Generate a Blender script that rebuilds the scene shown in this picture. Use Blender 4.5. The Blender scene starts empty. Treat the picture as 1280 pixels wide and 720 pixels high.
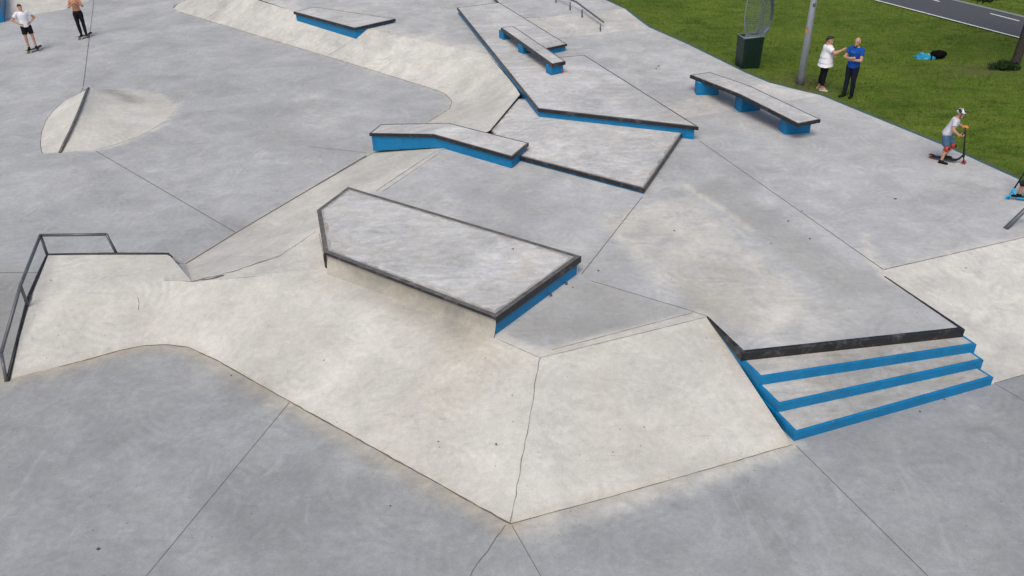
import bpy, bmesh, math, random
import numpy as np
from mathutils import Vector, Matrix, Euler, noise as mnoise
random.seed(7); rng = np.random.default_rng(7)
S = bpy.context.scene
COL = S.collection
PI = math.pi
# ------------------------------------------------------------------ camera
FOC, PITCH, ROLL, CAMZ = 1040.0, math.radians(32), math.radians(1.5), 8.7
R0 = np.array([1, 0, 0.]); FW = np.array([0, math.cos(PITCH), -math.sin(PITCH)]); D0 = np.array([0, -math.sin(PITCH), -math.cos(PITCH)])
CX = math.cos(ROLL)*R0 + math.sin(ROLL)*D0; CY = math.sin(ROLL)*R0 - math.cos(ROLL)*D0
def at(u, v, z=0.0):
    d = (u-640)*CX - (v-360)*CY + FOC*FW
    q = np.array([0, 0, CAMZ]) + d*(z-CAMZ)/d[2]
    return Vector((float(q[0]), float(q[1]), float(z)))
cd = bpy.data.cameras.new('camera'); cam = bpy.data.objects.new('camera', cd); COL.objects.link(cam)
cd.sensor_width = 36; cd.lens = FOC*36/1280; cd.clip_end = 2000; cd.clip_start = .1
M = Matrix(((CX[0], CY[0], -FW[0], 0), (CX[1], CY[1], -FW[1], 0), (CX[2], CY[2], -FW[2], CAMZ), (0, 0, 0, 1)))
cam.matrix_world = M; S.camera = cam

# ------------------------------------------------------------------ node helpers
def new_mat(name, rough=.7, spec=.3):
    m = bpy.data.materials.new(name); m.use_nodes = True
    nt = m.node_tree; b = nt.nodes['Principled BSDF']
    b.inputs['Roughness'].default_value = rough; b.inputs['Specular IOR Level'].default_value = spec
    return m, nt, b
class NT:
    def __init__(s, nt): s.nt = nt
    def n(s, t, **k):
        o = s.nt.nodes.new(t)
        for a, v in k.items():
            if a.startswith('_'): setattr(o, a[1:], v)
        return o
    def l(s, a, b): s.nt.links.new(a, b)
    def pos(s, scale=(1, 1, 1), rot=(0, 0, 0), loc=(0, 0, 0)):
        g = s.nt.nodes.new('ShaderNodeNewGeometry'); mp = s.nt.nodes.new('ShaderNodeMapping')
        s.l(g.outputs['Position'], mp.inputs['Vector'])
        mp.inputs['Scale'].default_value = scale; mp.inputs['Rotation'].default_value = rot; mp.inputs['Location'].default_value = loc
        return mp.outputs[0]
    def noise(s, vec, scale, detail=4, rough=.5, dist=0):
        o = s.nt.nodes.new('ShaderNodeTexNoise'); s.l(vec, o.inputs['Vector'])
        o.inputs['Scale'].default_value = scale; o.inputs['Detail'].default_value = detail
        o.inputs['Roughness'].default_value = rough; o.inputs['Distortion'].default_value = dist
        return o.outputs['Fac']
    def rng(s, v, a, b, c, d, smooth=False):
        o = s.nt.nodes.new('ShaderNodeMapRange'); s.l(v, o.inputs[0])
        if smooth: o.interpolation_type = 'SMOOTHSTEP'
        for i, x in enumerate((a, b, c, d)): o.inputs[i+1].default_value = x
        return o.outputs[0]
    def math(s, op, a, b=None, clamp=False):
        o = s.nt.nodes.new('ShaderNodeMath'); o.operation = op; o.use_clamp = clamp
        for i, x in enumerate((a, b)):
            if x is None: continue
            if isinstance(x, (int, float)): o.inputs[i].default_value = x
            else: s.l(x, o.inputs[i])
        return o.outputs[0]
    def mix(s, f, a, b, mode='MIX'):
        o = s.nt.nodes.new('ShaderNodeMix'); o.data_type = 'RGBA'; o.blend_type = mode
        for sock, x in ((o.inputs[0], f), (o.inputs[6], a), (o.inputs[7], b)):
            if isinstance(x, (int, float)): sock.default_value = x
            elif isinstance(x, (tuple, list)): sock.default_value = (*x, 1) if len(x) == 3 else x
            else: s.l(x, sock)
        return o.outputs[2]
    def grey(s, v):
        o = s.nt.nodes.new('ShaderNodeCombineColor')
        for i in range(3): s.l(v, o.inputs[i])
        return o.outputs[0]
    def bump(s, h, strength, dist, bsdf):
        o = s.nt.nodes.new('ShaderNodeBump'); o.inputs['Strength'].default_value = strength; o.inputs['Distance'].default_value = dist
        s.l(h, o.inputs['Height']); s.l(o.outputs[0], bsdf.inputs['Normal'])

GREY = (.445, .452, .448); LOW = (.322, .337, .342); CREAM = (.575, .563, .508); STAIN = (.45, .40, .30); DARK = (.25, .245, .215)
def concrete(name, masked=True, base=GREY, contrast=1.0, stain=0.0, rot=.5):
    m, nt, b = new_mat(name, .8, .22); T = NT(nt)
    P = T.pos()
    big = T.noise(P, .32, 5, .55, .8); mid = T.noise(P, 1.7, 6, .62, .6); fine = T.noise(P, 9, 6, .7); grit = T.noise(P, 48, 4, .7)
    st = T.noise(T.pos((.7, 1.7, 1), (0, 0, rot)), 1.0, 7, .66, 2.6)            # trowel streaks
    st2 = T.noise(T.pos((1.7, .7, 1), (0, 0, rot+.9), (3, 7, 0)), .9, 6, .62, 1.2)
    if masked:
        at_ = T.n('ShaderNodeAttribute'); at_.attribute_name = 'mask'
        sp = T.n('ShaderNodeSeparateColor'); T.l(at_.outputs['Color'], sp.inputs[0])
        wob = T.rng(mid, .3, .7, -.16, .16)
        R = T.rng(T.math('ADD', sp.outputs[0], wob), .12, .88, 0, 1, True)
        G = T.math('MULTIPLY', sp.outputs[1], T.rng(T.noise(P, 5, 5, .65), .3, .68, .5, 1.1), True)
        B = T.math('MULTIPLY', sp.outputs[2], T.rng(mid, .3, .65, .35, 1.1), True)
        al = at_.outputs['Alpha']
        c = T.mix(al, GREY, LOW)
        c = T.mix(R, c, CREAM)
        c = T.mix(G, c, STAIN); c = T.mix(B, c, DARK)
    else:
        c = T.mix(T.rng(st, .35, .7, 0, 1), base, tuple(x*1.22 for x in base))
        if stain: c = T.mix(T.math('MULTIPLY', T.rng(mid, .48, .72, 0, 1), stain), c, (.30, .255, .19))
    k = contrast
    v = T.math('MULTIPLY', T.rng(big, .3, .7, 1-.15*k, 1+.12*k), T.rng(mid, .3, .7, 1-.09*k, 1+.08*k))
    v = T.math('MULTIPLY', v, T.rng(fine, .3, .7, 1-.09*k, 1+.08*k))
    v = T.math('MULTIPLY', v, T.rng(grit, .3, .7, .90, 1.09))
    v = T.math('MULTIPLY', v, T.rng(st, .3, .72, 1-.055*k, 1+.05*k))
    c = T.mix(1.0, c, T.grey(v), 'MULTIPLY')
    # warm / cool drift
    c = T.mix(T.rng(T.noise(P, .55, 4, .6, 1, ), .42, .7, 0, .30), c, T.mix(1.0, c, (1.05, .99, .90), 'MULTIPLY'))
    # pale laitance smears
    c = T.mix(T.rng(st2, .56, .74, 0, .26*k, True), c, (.56, .57, .585))
    # dark scuffs and pits
    sc = T.math('MULTIPLY', T.rng(T.noise(P, 3.1, 8, .72, .3), .60, .72, 0, 1), .30*k)
    c = T.mix(sc, c, (.22, .215, .205))
    pit = T.rng(T.noise(P, 16, 2, .5), .755, .775, 0, .75)
    c = T.mix(pit, c, (.11, .10, .09))
    vor = T.n('ShaderNodeTexVoronoi'); T.l(P, vor.inputs['Vector']); vor.inputs['Scale'].default_value = 2.3; vor.inputs['Randomness'].default_value = 1
    c = T.mix(T.rng(vor.outputs['Distance'], .022, .036, .7, 0), c, (.10, .09, .08))
    # power-trowel arcs: faint rings round scattered centres
    v2 = T.n('ShaderNodeTexVoronoi'); T.l(P, v2.inputs['Vector']); v2.inputs['Scale'].default_value = .55
    arc = T.math('SINE', T.math('MULTIPLY', T.math('ADD', v2.outputs['Distance'], T.math('MULTIPLY', fine, .03)), 75.0))
    am = T.math('MULTIPLY', T.rng(T.noise(T.pos((1, 1, 1), (0, 0, 0), (9, 2, 0)), 1.2, 4, .6), .48, .68, 0, 1), .055*k)
    c = T.mix(1.0, c, T.grey(T.math('ADD', 1.0, T.math('MULTIPLY', arc, am))), 'MULTIPLY')
    # blotches with a fairly sharp rim, where water has dried
    bl_ = T.noise(T.pos((1, 1, 1), (0, 0, 1), (4, 8, 0)), .75, 7, .62, .5)
    c = T.mix(T.rng(bl_, .53, .57, 0, .17*k), c, T.mix(1.0, c, (.74, .75, .755), 'MULTIPLY'))
    c = T.mix(T.rng(bl_, .40, .445, .19*k, 0), c, T.mix(1.0, c, (1.22, 1.21, 1.20), 'MULTIPLY'))
    # short scratches and board scuffs in three directions
    for ro, lo3 in ((.2, (1, 5, 0)), (1.3, (7, 3, 0)), (2.3, (2, 9, 0))):
        sx_ = T.noise(T.pos((.9, 14, 1), (0, 0, ro), lo3), 1.0, 3, .55, .5)
        c = T.mix(T.math('MULTIPLY', T.rng(sx_, .70, .74, 0, .30*k), T.rng(T.noise(P, .9, 3, .6), .45, .6, 0, 1)), c, (.2, .2, .2))
    # tyre / wheel rub marks: long thin arcs
    sw = T.noise(T.pos((.35, 3.0, 1), (0, 0, rot+.35)), .9, 3, .5, 4.5)
    c = T.mix(T.rng(sw, .665, .69, 0, .12*k), c, (.2, .2, .2))
    T.l(c, b.inputs['Base Color'])
    T.l(T.rng(mid, .3, .7, .62, .88), b.inputs['Roughness'])
    T.bump(T.math('ADD', T.math('MULTIPLY', fine, .6), T.math('MULTIPLY', grit, .4)), .25, .006, b)
    return m
def flat(name, col, rough=.6, spec=.35, var=.15, scale=14, metal=0, wear=None, wearamt=.5):
    m, nt, b = new_mat(name, rough, spec); T = NT(nt); b.inputs['Metallic'].default_value = metal
    P = T.pos(); n1 = T.noise(P, scale, 6, .65)
    c = T.mix(1.0, col, T.grey(T.rng(n1, .3, .7, 1-var, 1+var)), 'MULTIPLY')
    if wear: c = T.mix(T.rng(T.noise(P, scale*.6, 8, .75, .4), .53, .68, 0, wearamt), c, wear)
    T.l(c, b.inputs['Base Color']); T.l(T.rng(n1, .3, .7, rough-.1, min(1, rough+.1)), b.inputs['Roughness'])
    T.bump(n1, .12, .004, b)
    return m
MT = {}
MT['terrain'] = concrete('concrete')
MT['top'] = concrete('ledge_concrete', False, (.475, .475, .465), 1.25, .35, .3)
MT['top2'] = concrete('worn_ledge_concrete', False, (.49, .49, .475), 1.35, .40, 1.1)
MT['grime'] = concrete('grimy_concrete', False, (.36, .345, .315), 1.6, .6, .7)
MT['tread'] = concrete('tread_concrete', False, (.42, .42, .40), 1.4, .75, .15)
MT['blue'] = flat('blue_paint', (.002, .185, .405), .5, .35, .13, 5, wear=(.06, .15, .27), wearamt=.4)
MT['black'] = flat('black_steel', (.016, .016, .018), .45, .5, .3, 9, wear=(.10, .10, .10), wearamt=.5)
MT['black'] = flat('black_steel', (.015, .015, .017), .42, .5, .35, 6, wear=(.15, .145, .14), wearamt=.65)
MT['edge'] = flat('worn_steel_edge', (.125, .12, .113), .55, .4, .4, 7, metal=.1, wear=(.24, .225, .20), wearamt=.8)
MT['steel'] = flat('galvanised_steel', (.125, .13, .14), .5, .5, .22, 16, metal=.4, wear=(.30, .31, .32), wearamt=.5)
MT['pole'] = flat('galvanised_pole', (.52, .54, .58), .55, .4, .12, 10, metal=.2, wear=(.5, .51, .52), wearamt=.4)
MT['polebase'] = flat('dark_pole_base', (.09, .10, .11), .7, .3, .2, 20)
MT['joint'] = flat('joint_gap', (.15, .14, .125), .95, .1, .3, 30)
MT['asphalt'] = flat('asphalt', (.078, .083, .092), .85, .25, .22, 40, wear=(.085, .09, .10), wearamt=.6)
MT['kerb'] = flat('kerb_concrete', (.23, .24, .24), .85, .2, .2, 10)
MT['white'] = flat('road_paint', (.66, .66, .62), .7, .3, .12, 12, wear=(.35, .35, .33), wearamt=.4)
MT['teal'] = flat('teal_edging', (.012, .13, .20), .6, .3, .2, 10)
MT['bin'] = flat('dark_green_plastic', (.006, .022, .016), .45, .4, .2, 10)
MT['net'] = flat('galvanised_net', (.22, .25, .27), .5, .4, .15, 20, metal=.3)
MT['bluenet'] = flat('blue_plastic_sheet', (.02, .10, .22), .6, .3, .25, 12)
MT['orange'] = flat('orange_sticker', (.75, .25, .03), .6)
MT['skin'] = flat('skin', (.50, .28, .19), .55, .35, .06, 30)
MT['skintan'] = flat('tanned_skin', (.46, .23, .14), .55, .35, .06, 30)
MT['hair'] = flat('dark_hair', (.025, .018, .014), .6, .3, .3, 60)
MT['beard'] = flat('brown_stubble', (.12, .065, .04), .8, .2, .3, 90)
MT['wshirt'] = flat('white_cotton', (.78, .77, .80), .9, .1, .05, 18)
MT['gshirt'] = flat('pale_grey_cotton', (.58, .57, .62), .9, .1, .06, 18)
MT['bshirt'] = flat('royal_blue_cotton', (.012, .075, .33), .9, .1, .12, 18)
MT['print'] = flat('pale_blue_print', (.06, .28, .55), .9, .1, .1, 18)
MT['blackcloth'] = flat('black_cloth', (.012, .012, .014), .9, .12, .25, 18)
MT['navy'] = flat('dark_denim', (.014, .017, .028), .9, .12, .25, 18)
MT['denim'] = flat('blue_denim', (.075, .14, .24), .9, .12, .3, 26)
MT['red'] = flat('red_plastic', (.50, .045, .035), .45, .4, .12, 20)
MT['orangeglove'] = flat('orange_glove', (.72, .28, .05), .7, .3, .1, 20)
MT['cyan'] = flat('cyan_paint', (.02, .42, .70), .4, .45, .08, 20)
MT['grip'] = flat('grip_tape', (.05, .052, .052), .95, .15, .35, 30)
MT['rubber'] = flat('black_rubber', (.015, .015, .016), .7, .3, .2, 20)
MT['urethane'] = flat('white_urethane', (.6, .58, .5), .5, .4, .08, 20)
MT['wood'] = flat('maple_ply', (.42, .28, .16), .6, .3, .2, 20)
MT['jacket'] = flat('cyan_jacket_cloth', (.015, .24, .40), .85, .15, .35, 9, wear=(.50, .62, .68), wearamt=.9)
MT['pack'] = flat('black_nylon', (.004, .004, .005), .9, .08, .3, 14)
MT['bark'] = flat('bark', (.055, .05, .042), .95, .1, .45, 18, wear=(.12, .11, .09), wearamt=.6)
MT['litter'] = flat('dry_leaf', (.10, .075, .045), .9, .1, .4, 9)
def paint(name, col):
    m, nt, b = new_mat(name, .5, .35); T = NT(nt); P = T.pos(); n1 = T.noise(P, 4, 6, .65)
    c = T.mix(1.0, col, T.grey(T.rng(n1, .3, .7, .82, 1.15)), 'MULTIPLY')
    c = T.mix(T.rng(T.noise(P, 2.2, 7, .7, .6), .54, .7, 0, .4), c, (.05, .20, .33))
    c = T.mix(T.rng(T.noise(T.pos((1, 1, 3.5)), 5, 8, .75, .3), .56, .68, 0, .55), c, (.045, .075, .095))
    c = T.mix(T.rng(T.noise(T.pos((1, 1, 2.2), (0, 0, .7), (3, 1, 4)), 11, 6, .7), .67, .70, 0, .75), c, (.36, .37, .36))
    T.l(c, b.inputs['Base Color']); T.l(T.rng(n1, .3, .7, .38, .65), b.inputs['Roughness']); T.bump(n1, .15, .004, b); return m
MT['blue'] = paint('blue_paint', (.002, .185, .405))
def leafmat(name, a, b_, tr=.25):
    m, nt, b = new_mat(name, .6, .25); T = NT(nt)
    g = T.n('ShaderNodeNewGeometry'); f = T.math('ADD', T.math('MULTIPLY', g.outputs['Random Per Island'], .6), T.math('MULTIPLY', T.noise(T.pos(), .9, 4, .6), .6))
    T.l(T.mix(T.rng(f, .2, .9, 0, 1), a, b_), b.inputs['Base Color'])
    return m
MT['leaf'] = leafmat('dark_leaf', (.012, .022, .012), (.03, .05, .018))
MT['shrub'] = leafmat('shrub_leaf', (.012, .03, .010), (.035, .075, .02))
MT['blade'] = leafmat('grass_blade', (.046, .098, .007), (.142, .200, .024))
# checkered helmet
m, nt, b = new_mat('patterned_helmet', .35, .5); T = NT(nt)
tc = T.n('ShaderNodeTexCoord'); vo = T.n('ShaderNodeTexVoronoi'); T.l(tc.outputs['Object'], vo.inputs['Vector']); vo.inputs['Scale'].default_value = 27
sx = T.n('ShaderNodeSeparateColor'); T.l(vo.outputs['Color'], sx.inputs[0])
T.l(T.mix(T.math('GREATER_THAN', sx.outputs[0], .70), (.012, .012, .016), (.72, .72, .75)), b.inputs['Base Color']); MT['helmet'] = m
# lawn
m, nt, b = new_mat('lawn', .9, .12); T = NT(nt); P = T.pos()
a1 = T.noise(P, .35, 5, .6, .6); a2 = T.noise(P, 2.2, 6, .68, .3); a3 = T.noise(P, 22, 4, .7); a4 = T.noise(T.pos((.8, 1.7, 1), (0, 0, .5)), .7, 6, .65, 1.5)
c = T.mix(T.rng(a1, .35, .65, 0, 1), (.060, .112, .009), (.104, .162, .016))
c = T.mix(T.rng(a2, .4, .72, 0, .65), c, (.155, .175, .040)); c = T.mix(T.rng(a4, .50, .66, 0, .6), c, (.038, .062, .008))
c = T.mix(1.0, c, T.grey(T.rng(a3, .3, .7, .6, 1.4)), 'MULTIPLY'); c = T.mix(T.rng(T.noise(P, 1.1, 6, .7), .66, .74, 0, .45), c, (.11, .085, .04))
ta_ = T.n('ShaderNodeAttribute'); ta_.attribute_name = 'mask'; ts_ = T.n('ShaderNodeSeparateColor'); T.l(ta_.outputs['Color'], ts_.inputs[0])
c = T.mix(T.math('MULTIPLY', ts_.outputs[0], T.rng(a2, .35, .6, .1, 1.0), True), c, (.12, .095, .055))
T.l(c, b.inputs['Base Color']); T.bump(a3, .6, .03, b); MT['lawn'] = m

# ------------------------------------------------------------------ object helpers
def tag(o, label=None, cat=None, group=None, kind=None):
    if label: o['label'] = label
    if cat: o['category'] = cat
    if group: o['group'] = group
    if kind: o['kind'] = kind
    return o
def empty(name, loc, rz=0, label=None, cat=None, group=None):
    o = bpy.data.objects.new(name, None); COL.objects.link(o); o.location = loc; o.rotation_euler = (0, 0, rz); o.empty_display_size = .2
    return tag(o, label, cat, group)
def mesh_obj(name, v, f, mat, parent=None, smooth=False, local=False):
    me = bpy.data.meshes.new(name)
    if parent is not None and not local:
        b0 = parent; off = Vector((0, 0, 0))
        while b0 is not None: off += b0.location; b0 = b0.parent
        v = [Vector(p)-off for p in v]
    me.from_pydata([tuple(p) for p in v], [], f); me.update()
    mats = mat if isinstance(mat, (list, tuple)) else [mat]
    for x in mats: me.materials.append(x)
    if smooth: me.polygons.foreach_set('use_smooth', [True]*len(me.polygons))
    o = bpy.data.objects.new(name, me); COL.objects.link(o)
    if parent is not None: o.parent = parent
    return o
class MB:
    def __init__(s): s.v = []; s.f = []
    def add(s, v, f):
        k = len(s.v); s.v += [Vector(p) for p in v]; s.f += [[i+k for i in q] for q in f]; return s
    def box(s, c, d, mat=None):
        x, y, z = d[0]/2, d[1]/2, d[2]/2; e = min(x, y, z)*.12
        v = []
        for (sx, sy, sz) in ((a, b, c_) for a in (-1, 1) for b in (-1, 1) for c_ in (-1, 1)):
            v += [(sx*x, sy*(y-e), sz*(z-e)), (sx*(x-e), sy*y, sz*(z-e)), (sx*(x-e), sy*(y-e), sz*z)]
        bm = bmesh.new(); vs = [bm.verts.new(p) for p in v]; bmesh.ops.convex_hull(bm, input=vs)
        bm.verts.index_update(); vv = [p.co.copy() for p in bm.verts]; ff = [[q.index for q in fc.verts] for fc in bm.faces]; bm.free()
        mt = mat or Matrix(); return s.add([(mt @ p) + Vector(c) if mat is None else mt @ (p+Vector(c)) for p in vv], ff)
    def ring_loft(s, rings, cap=True):
        n = len(rings[0]); v = [p for r in rings for p in r]; f = []
        for i in range(len(rings)-1):
            for j in range(n): f.append([i*n+j, i*n+(j+1) % n, (i+1)*n+(j+1) % n, (i+1)*n+j])
        if cap: f.append(list(range(n))[::-1]); f.append([(len(rings)-1)*n+j for j in range(n)])
        return s.add(v, f)
    def tube(s, pts, r, n=8, cap=True):
        pts = [Vector(p) for p in pts]; rs = r if isinstance(r, (list, tuple)) else [r]*len(pts); rings = []
        up = None
        for i, p in enumerate(pts):
            if i == 0: t = pts[1]-p
            elif i == len(pts)-1: t = p-pts[i-1]
            else: t = (pts[i+1]-p).normalized()+(p-pts[i-1]).normalized()
            t = t.normalized()
            if up is None: up = Vector((0, 0, 1)) if abs(t.z) < .9 else Vector((1, 0, 0))
            a = t.cross(up).normalized(); bb = a.cross(t).normalized(); up = bb
            rings.append([p + (a*math.cos(k*2*PI/n) + bb*math.sin(k*2*PI/n))*rs[i] for k in range(n)])
        return s.ring_loft(rings, cap)
    def capsule(s, p0, r0, p1, r1, n=12):
        p0 = Vector(p0); p1 = Vector(p1); t = (p1-p0).normalized()
        up = Vector((0, 0, 1)) if abs(t.z) < .9 else Vector((1, 0, 0)); a = t.cross(up).normalized(); b = a.cross(t)
        rings = []
        for ang in (-80, -50, -20, 0): 
            q = math.radians(ang); rings.append((p0+t*r0*math.sin(q), r0*math.cos(q)))
        for ang in (0, 20, 50, 80):
            q = math.radians(ang); rings.append((p1+t*r1*math.sin(q), r1*math.cos(q)))
        return s.ring_loft([[c+(a*math.cos(k*2*PI/n)+b*math.sin(k*2*PI/n))*r for k in range(n)] for c, r in rings])
    def ell(s, c, r, mt=None, n=14, m=9):
        rings = []
        for i in range(1, m):
            q = -PI/2+PI*i/m
            rings.append([Vector((r[0]*math.cos(q)*math.cos(k*2*PI/n), r[1]*math.cos(q)*math.sin(k*2*PI/n), r[2]*math.sin(q))) for k in range(n)])
        mt = mt or Matrix(); c = Vector(c)
        return s.ring_loft([[c+mt @ p for p in r_] for r_ in rings])
    def prism(s, poly, z0, z1):   # poly: list of (x,y); z1 top
        if sum(poly[i][0]*poly[(i+1) % len(poly)][1]-poly[(i+1) % len(poly)][0]*poly[i][1] for i in range(len(poly))) < 0: poly = poly[::-1]
        return s.ring_loft([[Vector((p[0], p[1], z0)) for p in poly], [Vector((p[0], p[1], z1)) for p in poly]])
    def build(s, name, mat, parent=None, smooth=False, local=False):
        return mesh_obj(name, s.v, s.f, mat, parent, smooth, local)

# ------------------------------------------------------------------ levels of the park
LO, P0, U, TP = -.70, 0.0, .15, .38
PADZ, LEDZ = .15, .40
def V3(p): return at(p[0], p[1], p[2] if len(p) > 2 else 0)
def W(pts, z=0): return [at(u, v, z) for u, v in pts]

fg_crease = W([(-60, 492), (10, 474), (100, 452), (150, 438), (180, 432), (210, 431), (235, 434), (270, 450), (335, 487), (436, 543), (537, 599), (638, 655)], LO)
fg_crease2 = W([(638, 655), (760, 622), (880, 588), (990, 556)], LO)
bowl_crease = W([(233, 0), (222, 5), (217, 10), (224, 15), (320, 44), (430, 77), (537, 110), (556, 117), (565, 127), (562, 136), (533, 154), (460, 195), (293, 292), (232, 330)], LO)
def dist_poly(x, y, pts):
    d = np.full(x.shape, 1e9)
    for a, b in zip(pts[:-1], pts[1:]):
        ax, ay, bx, by = a[0], a[1], b[0], b[1]; L2 = (bx-ax)**2+(by-ay)**2+1e-12
        t = np.clip(((x-ax)*(bx-ax)+(y-ay)*(by-ay))/L2, 0, 1)
        d = np.minimum(d, np.hypot(x-ax-t*(bx-ax), y-ay-t*(by-ay)))
    return d
def inside(x, y, pts):
    r = np.zeros(x.shape, bool); n = len(pts)
    for i in range(n):
        ax, ay = pts[i][0], pts[i][1]; bx, by = pts[(i+1) % n][0], pts[(i+1) % n][1]
        c = ((ay > y) != (by > y)) & (x < (bx-ax)*(y-ay)/(by-ay+1e-12)+ax); r ^= c
    return r
def feather(x, y, pts, w):     # 1 inside, falling to 0 over w outside/inside of the edge
    d = dist_poly(x, y, list(pts)+[pts[0]]); i = inside(x, y, pts)
    return np.clip(.5+np.where(i, d, -d)/w, 0, 1)
def set_mask(o, fn):
    me = o.data; n = len(me.vertices); co = np.empty(n*3, np.float32); me.vertices.foreach_get('co', co); co = co.reshape(-1, 3)
    mk = fn(co[:, 0].astype(float), co[:, 1].astype(float), co[:, 2].astype(float)).astype(np.float32)
    a = me.color_attributes.new('mask', 'FLOAT_COLOR', 'POINT'); a.data.foreach_set('color', mk.reshape(-1))
def M4(x, r=0, g=0, b=0, a=0):
    o = np.zeros((len(x), 4)); o[:, 0] = r; o[:, 1] = g; o[:, 2] = b; o[:, 3] = a; return o
ex = np.exp

def refine(bm, L=.35, far=45):
    for _ in range(7):
        es = [e for e in bm.edges if e.calc_length() > L and ((e.verts[0].co+e.verts[1].co)/2).length < far+10 and (e.calc_length() > 6 or ((e.verts[0].co+e.verts[1].co)/2 - Vector((-2, 20, 0))).length < 32)]
        if not es: break
        bmesh.ops.subdivide_edges(bm, edges=es, cuts=1, use_grid_fill=False); bmesh.ops.triangulate(bm, faces=bm.faces[:])
def surface(name, polys, fn, L=.35, mat=None, kind='structure'):
    bm = bmesh.new()
    for p in polys:
        p = [V3(q) if not isinstance(q, Vector) else q for q in p]
        f = bm.faces.new([bm.verts.new(q) for q in p]); f.normal_update()
        if f.normal.z < 0: f.normal_flip()
    bmesh.ops.triangulate(bm, faces=bm.faces[:]); refine(bm, L)
    me = bpy.data.meshes.new(name); bm.to_mesh(me); bm.free(); me.materials.append(mat or MT['terrain'])
    o = bpy.data.objects.new(name, me); COL.objects.link(o); tag(o, kind=kind)
    if fn: set_mask(o, fn)
    return o
def loft_bank(name, pairs, fn, res=.25, round_top=0.0):
    """ruled slab of concrete between a bottom line and a top line"""
    bot = [V3(a) if not isinstance(a, Vector) else a for a, b in pairs]; top = [V3(b) if not isinstance(b, Vector) else b for a, b in pairs]
    cols = []
    for i in range(len(pairs)-1):
        n = max(1, int(max((bot[i+1]-bot[i]).length, (top[i+1]-top[i]).length)/res))
        for k in range(n): cols.append((bot[i].lerp(bot[i+1], k/n), top[i].lerp(top[i+1], k/n)))
    cols.append((bot[-1], top[-1]))
    m = max(3, int(max((t-b).length for b, t in cols)/res)); v = []; f = []
    for b, t in cols:
        for j in range(m+1): v.append(b.lerp(t, j/m))
    for i in range(len(cols)-1):
        for j in range(m):
            a = i*(m+1)+j; f.append([a, a+m+1, a+m+2, a+1])
    o = mesh_obj(name, v, f, MT['terrain']); tag(o, kind='structure')
    bm = bmesh.new(); bm.from_mesh(o.data)
    bmesh.ops.remove_doubles(bm, verts=bm.verts[:], dist=1e-5); bmesh.ops.recalc_face_normals(bm, faces=bm.faces[:])
    if sum(q.normal.z*q.calc_area() for q in bm.faces) < 0: bmesh.ops.reverse_faces(bm, faces=bm.faces[:])
    bm.to_mesh(o.data); bm.free()
    set_mask(o, fn); return o

# lower floor (foreground and bowl)
left_o = [(53, 192), (50.5, 182), (52, 165), (58, 150), (68, 137), (80, 126), (92, 120), (100, 117)]
right_o = [(76, 190.6), (118, 187.5), (150, 179), (180, 168), (206, 152), (218, 138), (213, 126), (190, 116)]
patch = W([(640, 657), (992, 557), (955, 585), (880, 612), (800, 642), (730, 668), (690, 672)], LO)
wet = W([(-40, 330), (45, 345), (30, 430), (5, 470), (-60, 480)], LO)
far_l = W([(-40, 80), (200, 30), (560, 130), (200, 260), (-40, 200)], LO)
def low_fn(x, y, z):
    d1 = dist_poly(x, y, fg_crease); d2 = dist_poly(x, y, fg_crease2); d3 = dist_poly(x, y, bowl_crease)
    o = M4(x, a=1.0)
    near = y < 13.5
    o[:, 3] = np.clip(1-(y-11)/14, .28, 1)
    o[:, 0] = np.clip(.36*feather(x, y, patch, .45)+.40*ex(-d3/.25)+.50*ex(-np.minimum(d1, d2)/.35), 0, .9)
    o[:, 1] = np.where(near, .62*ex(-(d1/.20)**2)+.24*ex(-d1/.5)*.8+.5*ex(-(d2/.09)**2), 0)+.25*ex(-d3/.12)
    o[:, 0] = np.maximum(o[:, 0], .72*ex(-dist_poly(x, y, W(right_o[1:]+[(150, 112)], LO))/.30))
    o[:, 0] = np.maximum(o[:, 0], .35*ex(-(dist_poly(x, y, W([(380, 122), (400, 140), (405, 155)], LO))/.5)**2)+.3*ex(-(dist_poly(x, y, W([(330, 195), (390, 200)], LO))/.5)**2))
    o[:, 2] = .55*feather(x, y, wet, 1.2)+.20*ex(-(dist_poly(x, y, W([(330, 170), (400, 190)], LO))/.8)**2)
    return o
xs = np.concatenate([np.arange(-60, -26, 2.), np.arange(-26, 12, .16), np.arange(12, 41, 2.)]); ys = np.concatenate([np.arange(-14, 5, 2.), np.arange(5, 47, .16), np.arange(47, 75, 2.)])
X, Y = np.meshgrid(xs, ys, indexing='ij'); nx, ny = X.shape
vv = np.stack([X.ravel(), Y.ravel(), np.full(X.size, LO)], 1)
I = np.arange(nx*ny).reshape(nx, ny); ff = np.stack([I[:-1, :-1], I[1:, :-1], I[1:, 1:], I[:-1, 1:]], -1).reshape(-1, 4)
# keep the low slab inside the park's outline (it ends before the lawn on the right)
cx_ = X[:-1, :-1].ravel(); cy_ = Y[:-1, :-1].ravel(); ff = ff[~((cx_ > 9.5) & (cy_ > 12.5)) & ~((cx_ > 4) & (cy_ > 34))]
o = mesh_obj('concrete_floor', vv.tolist(), ff.tolist(), MT['terrain']); tag(o, kind='structure'); set_mask(o, low_fn)

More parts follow.
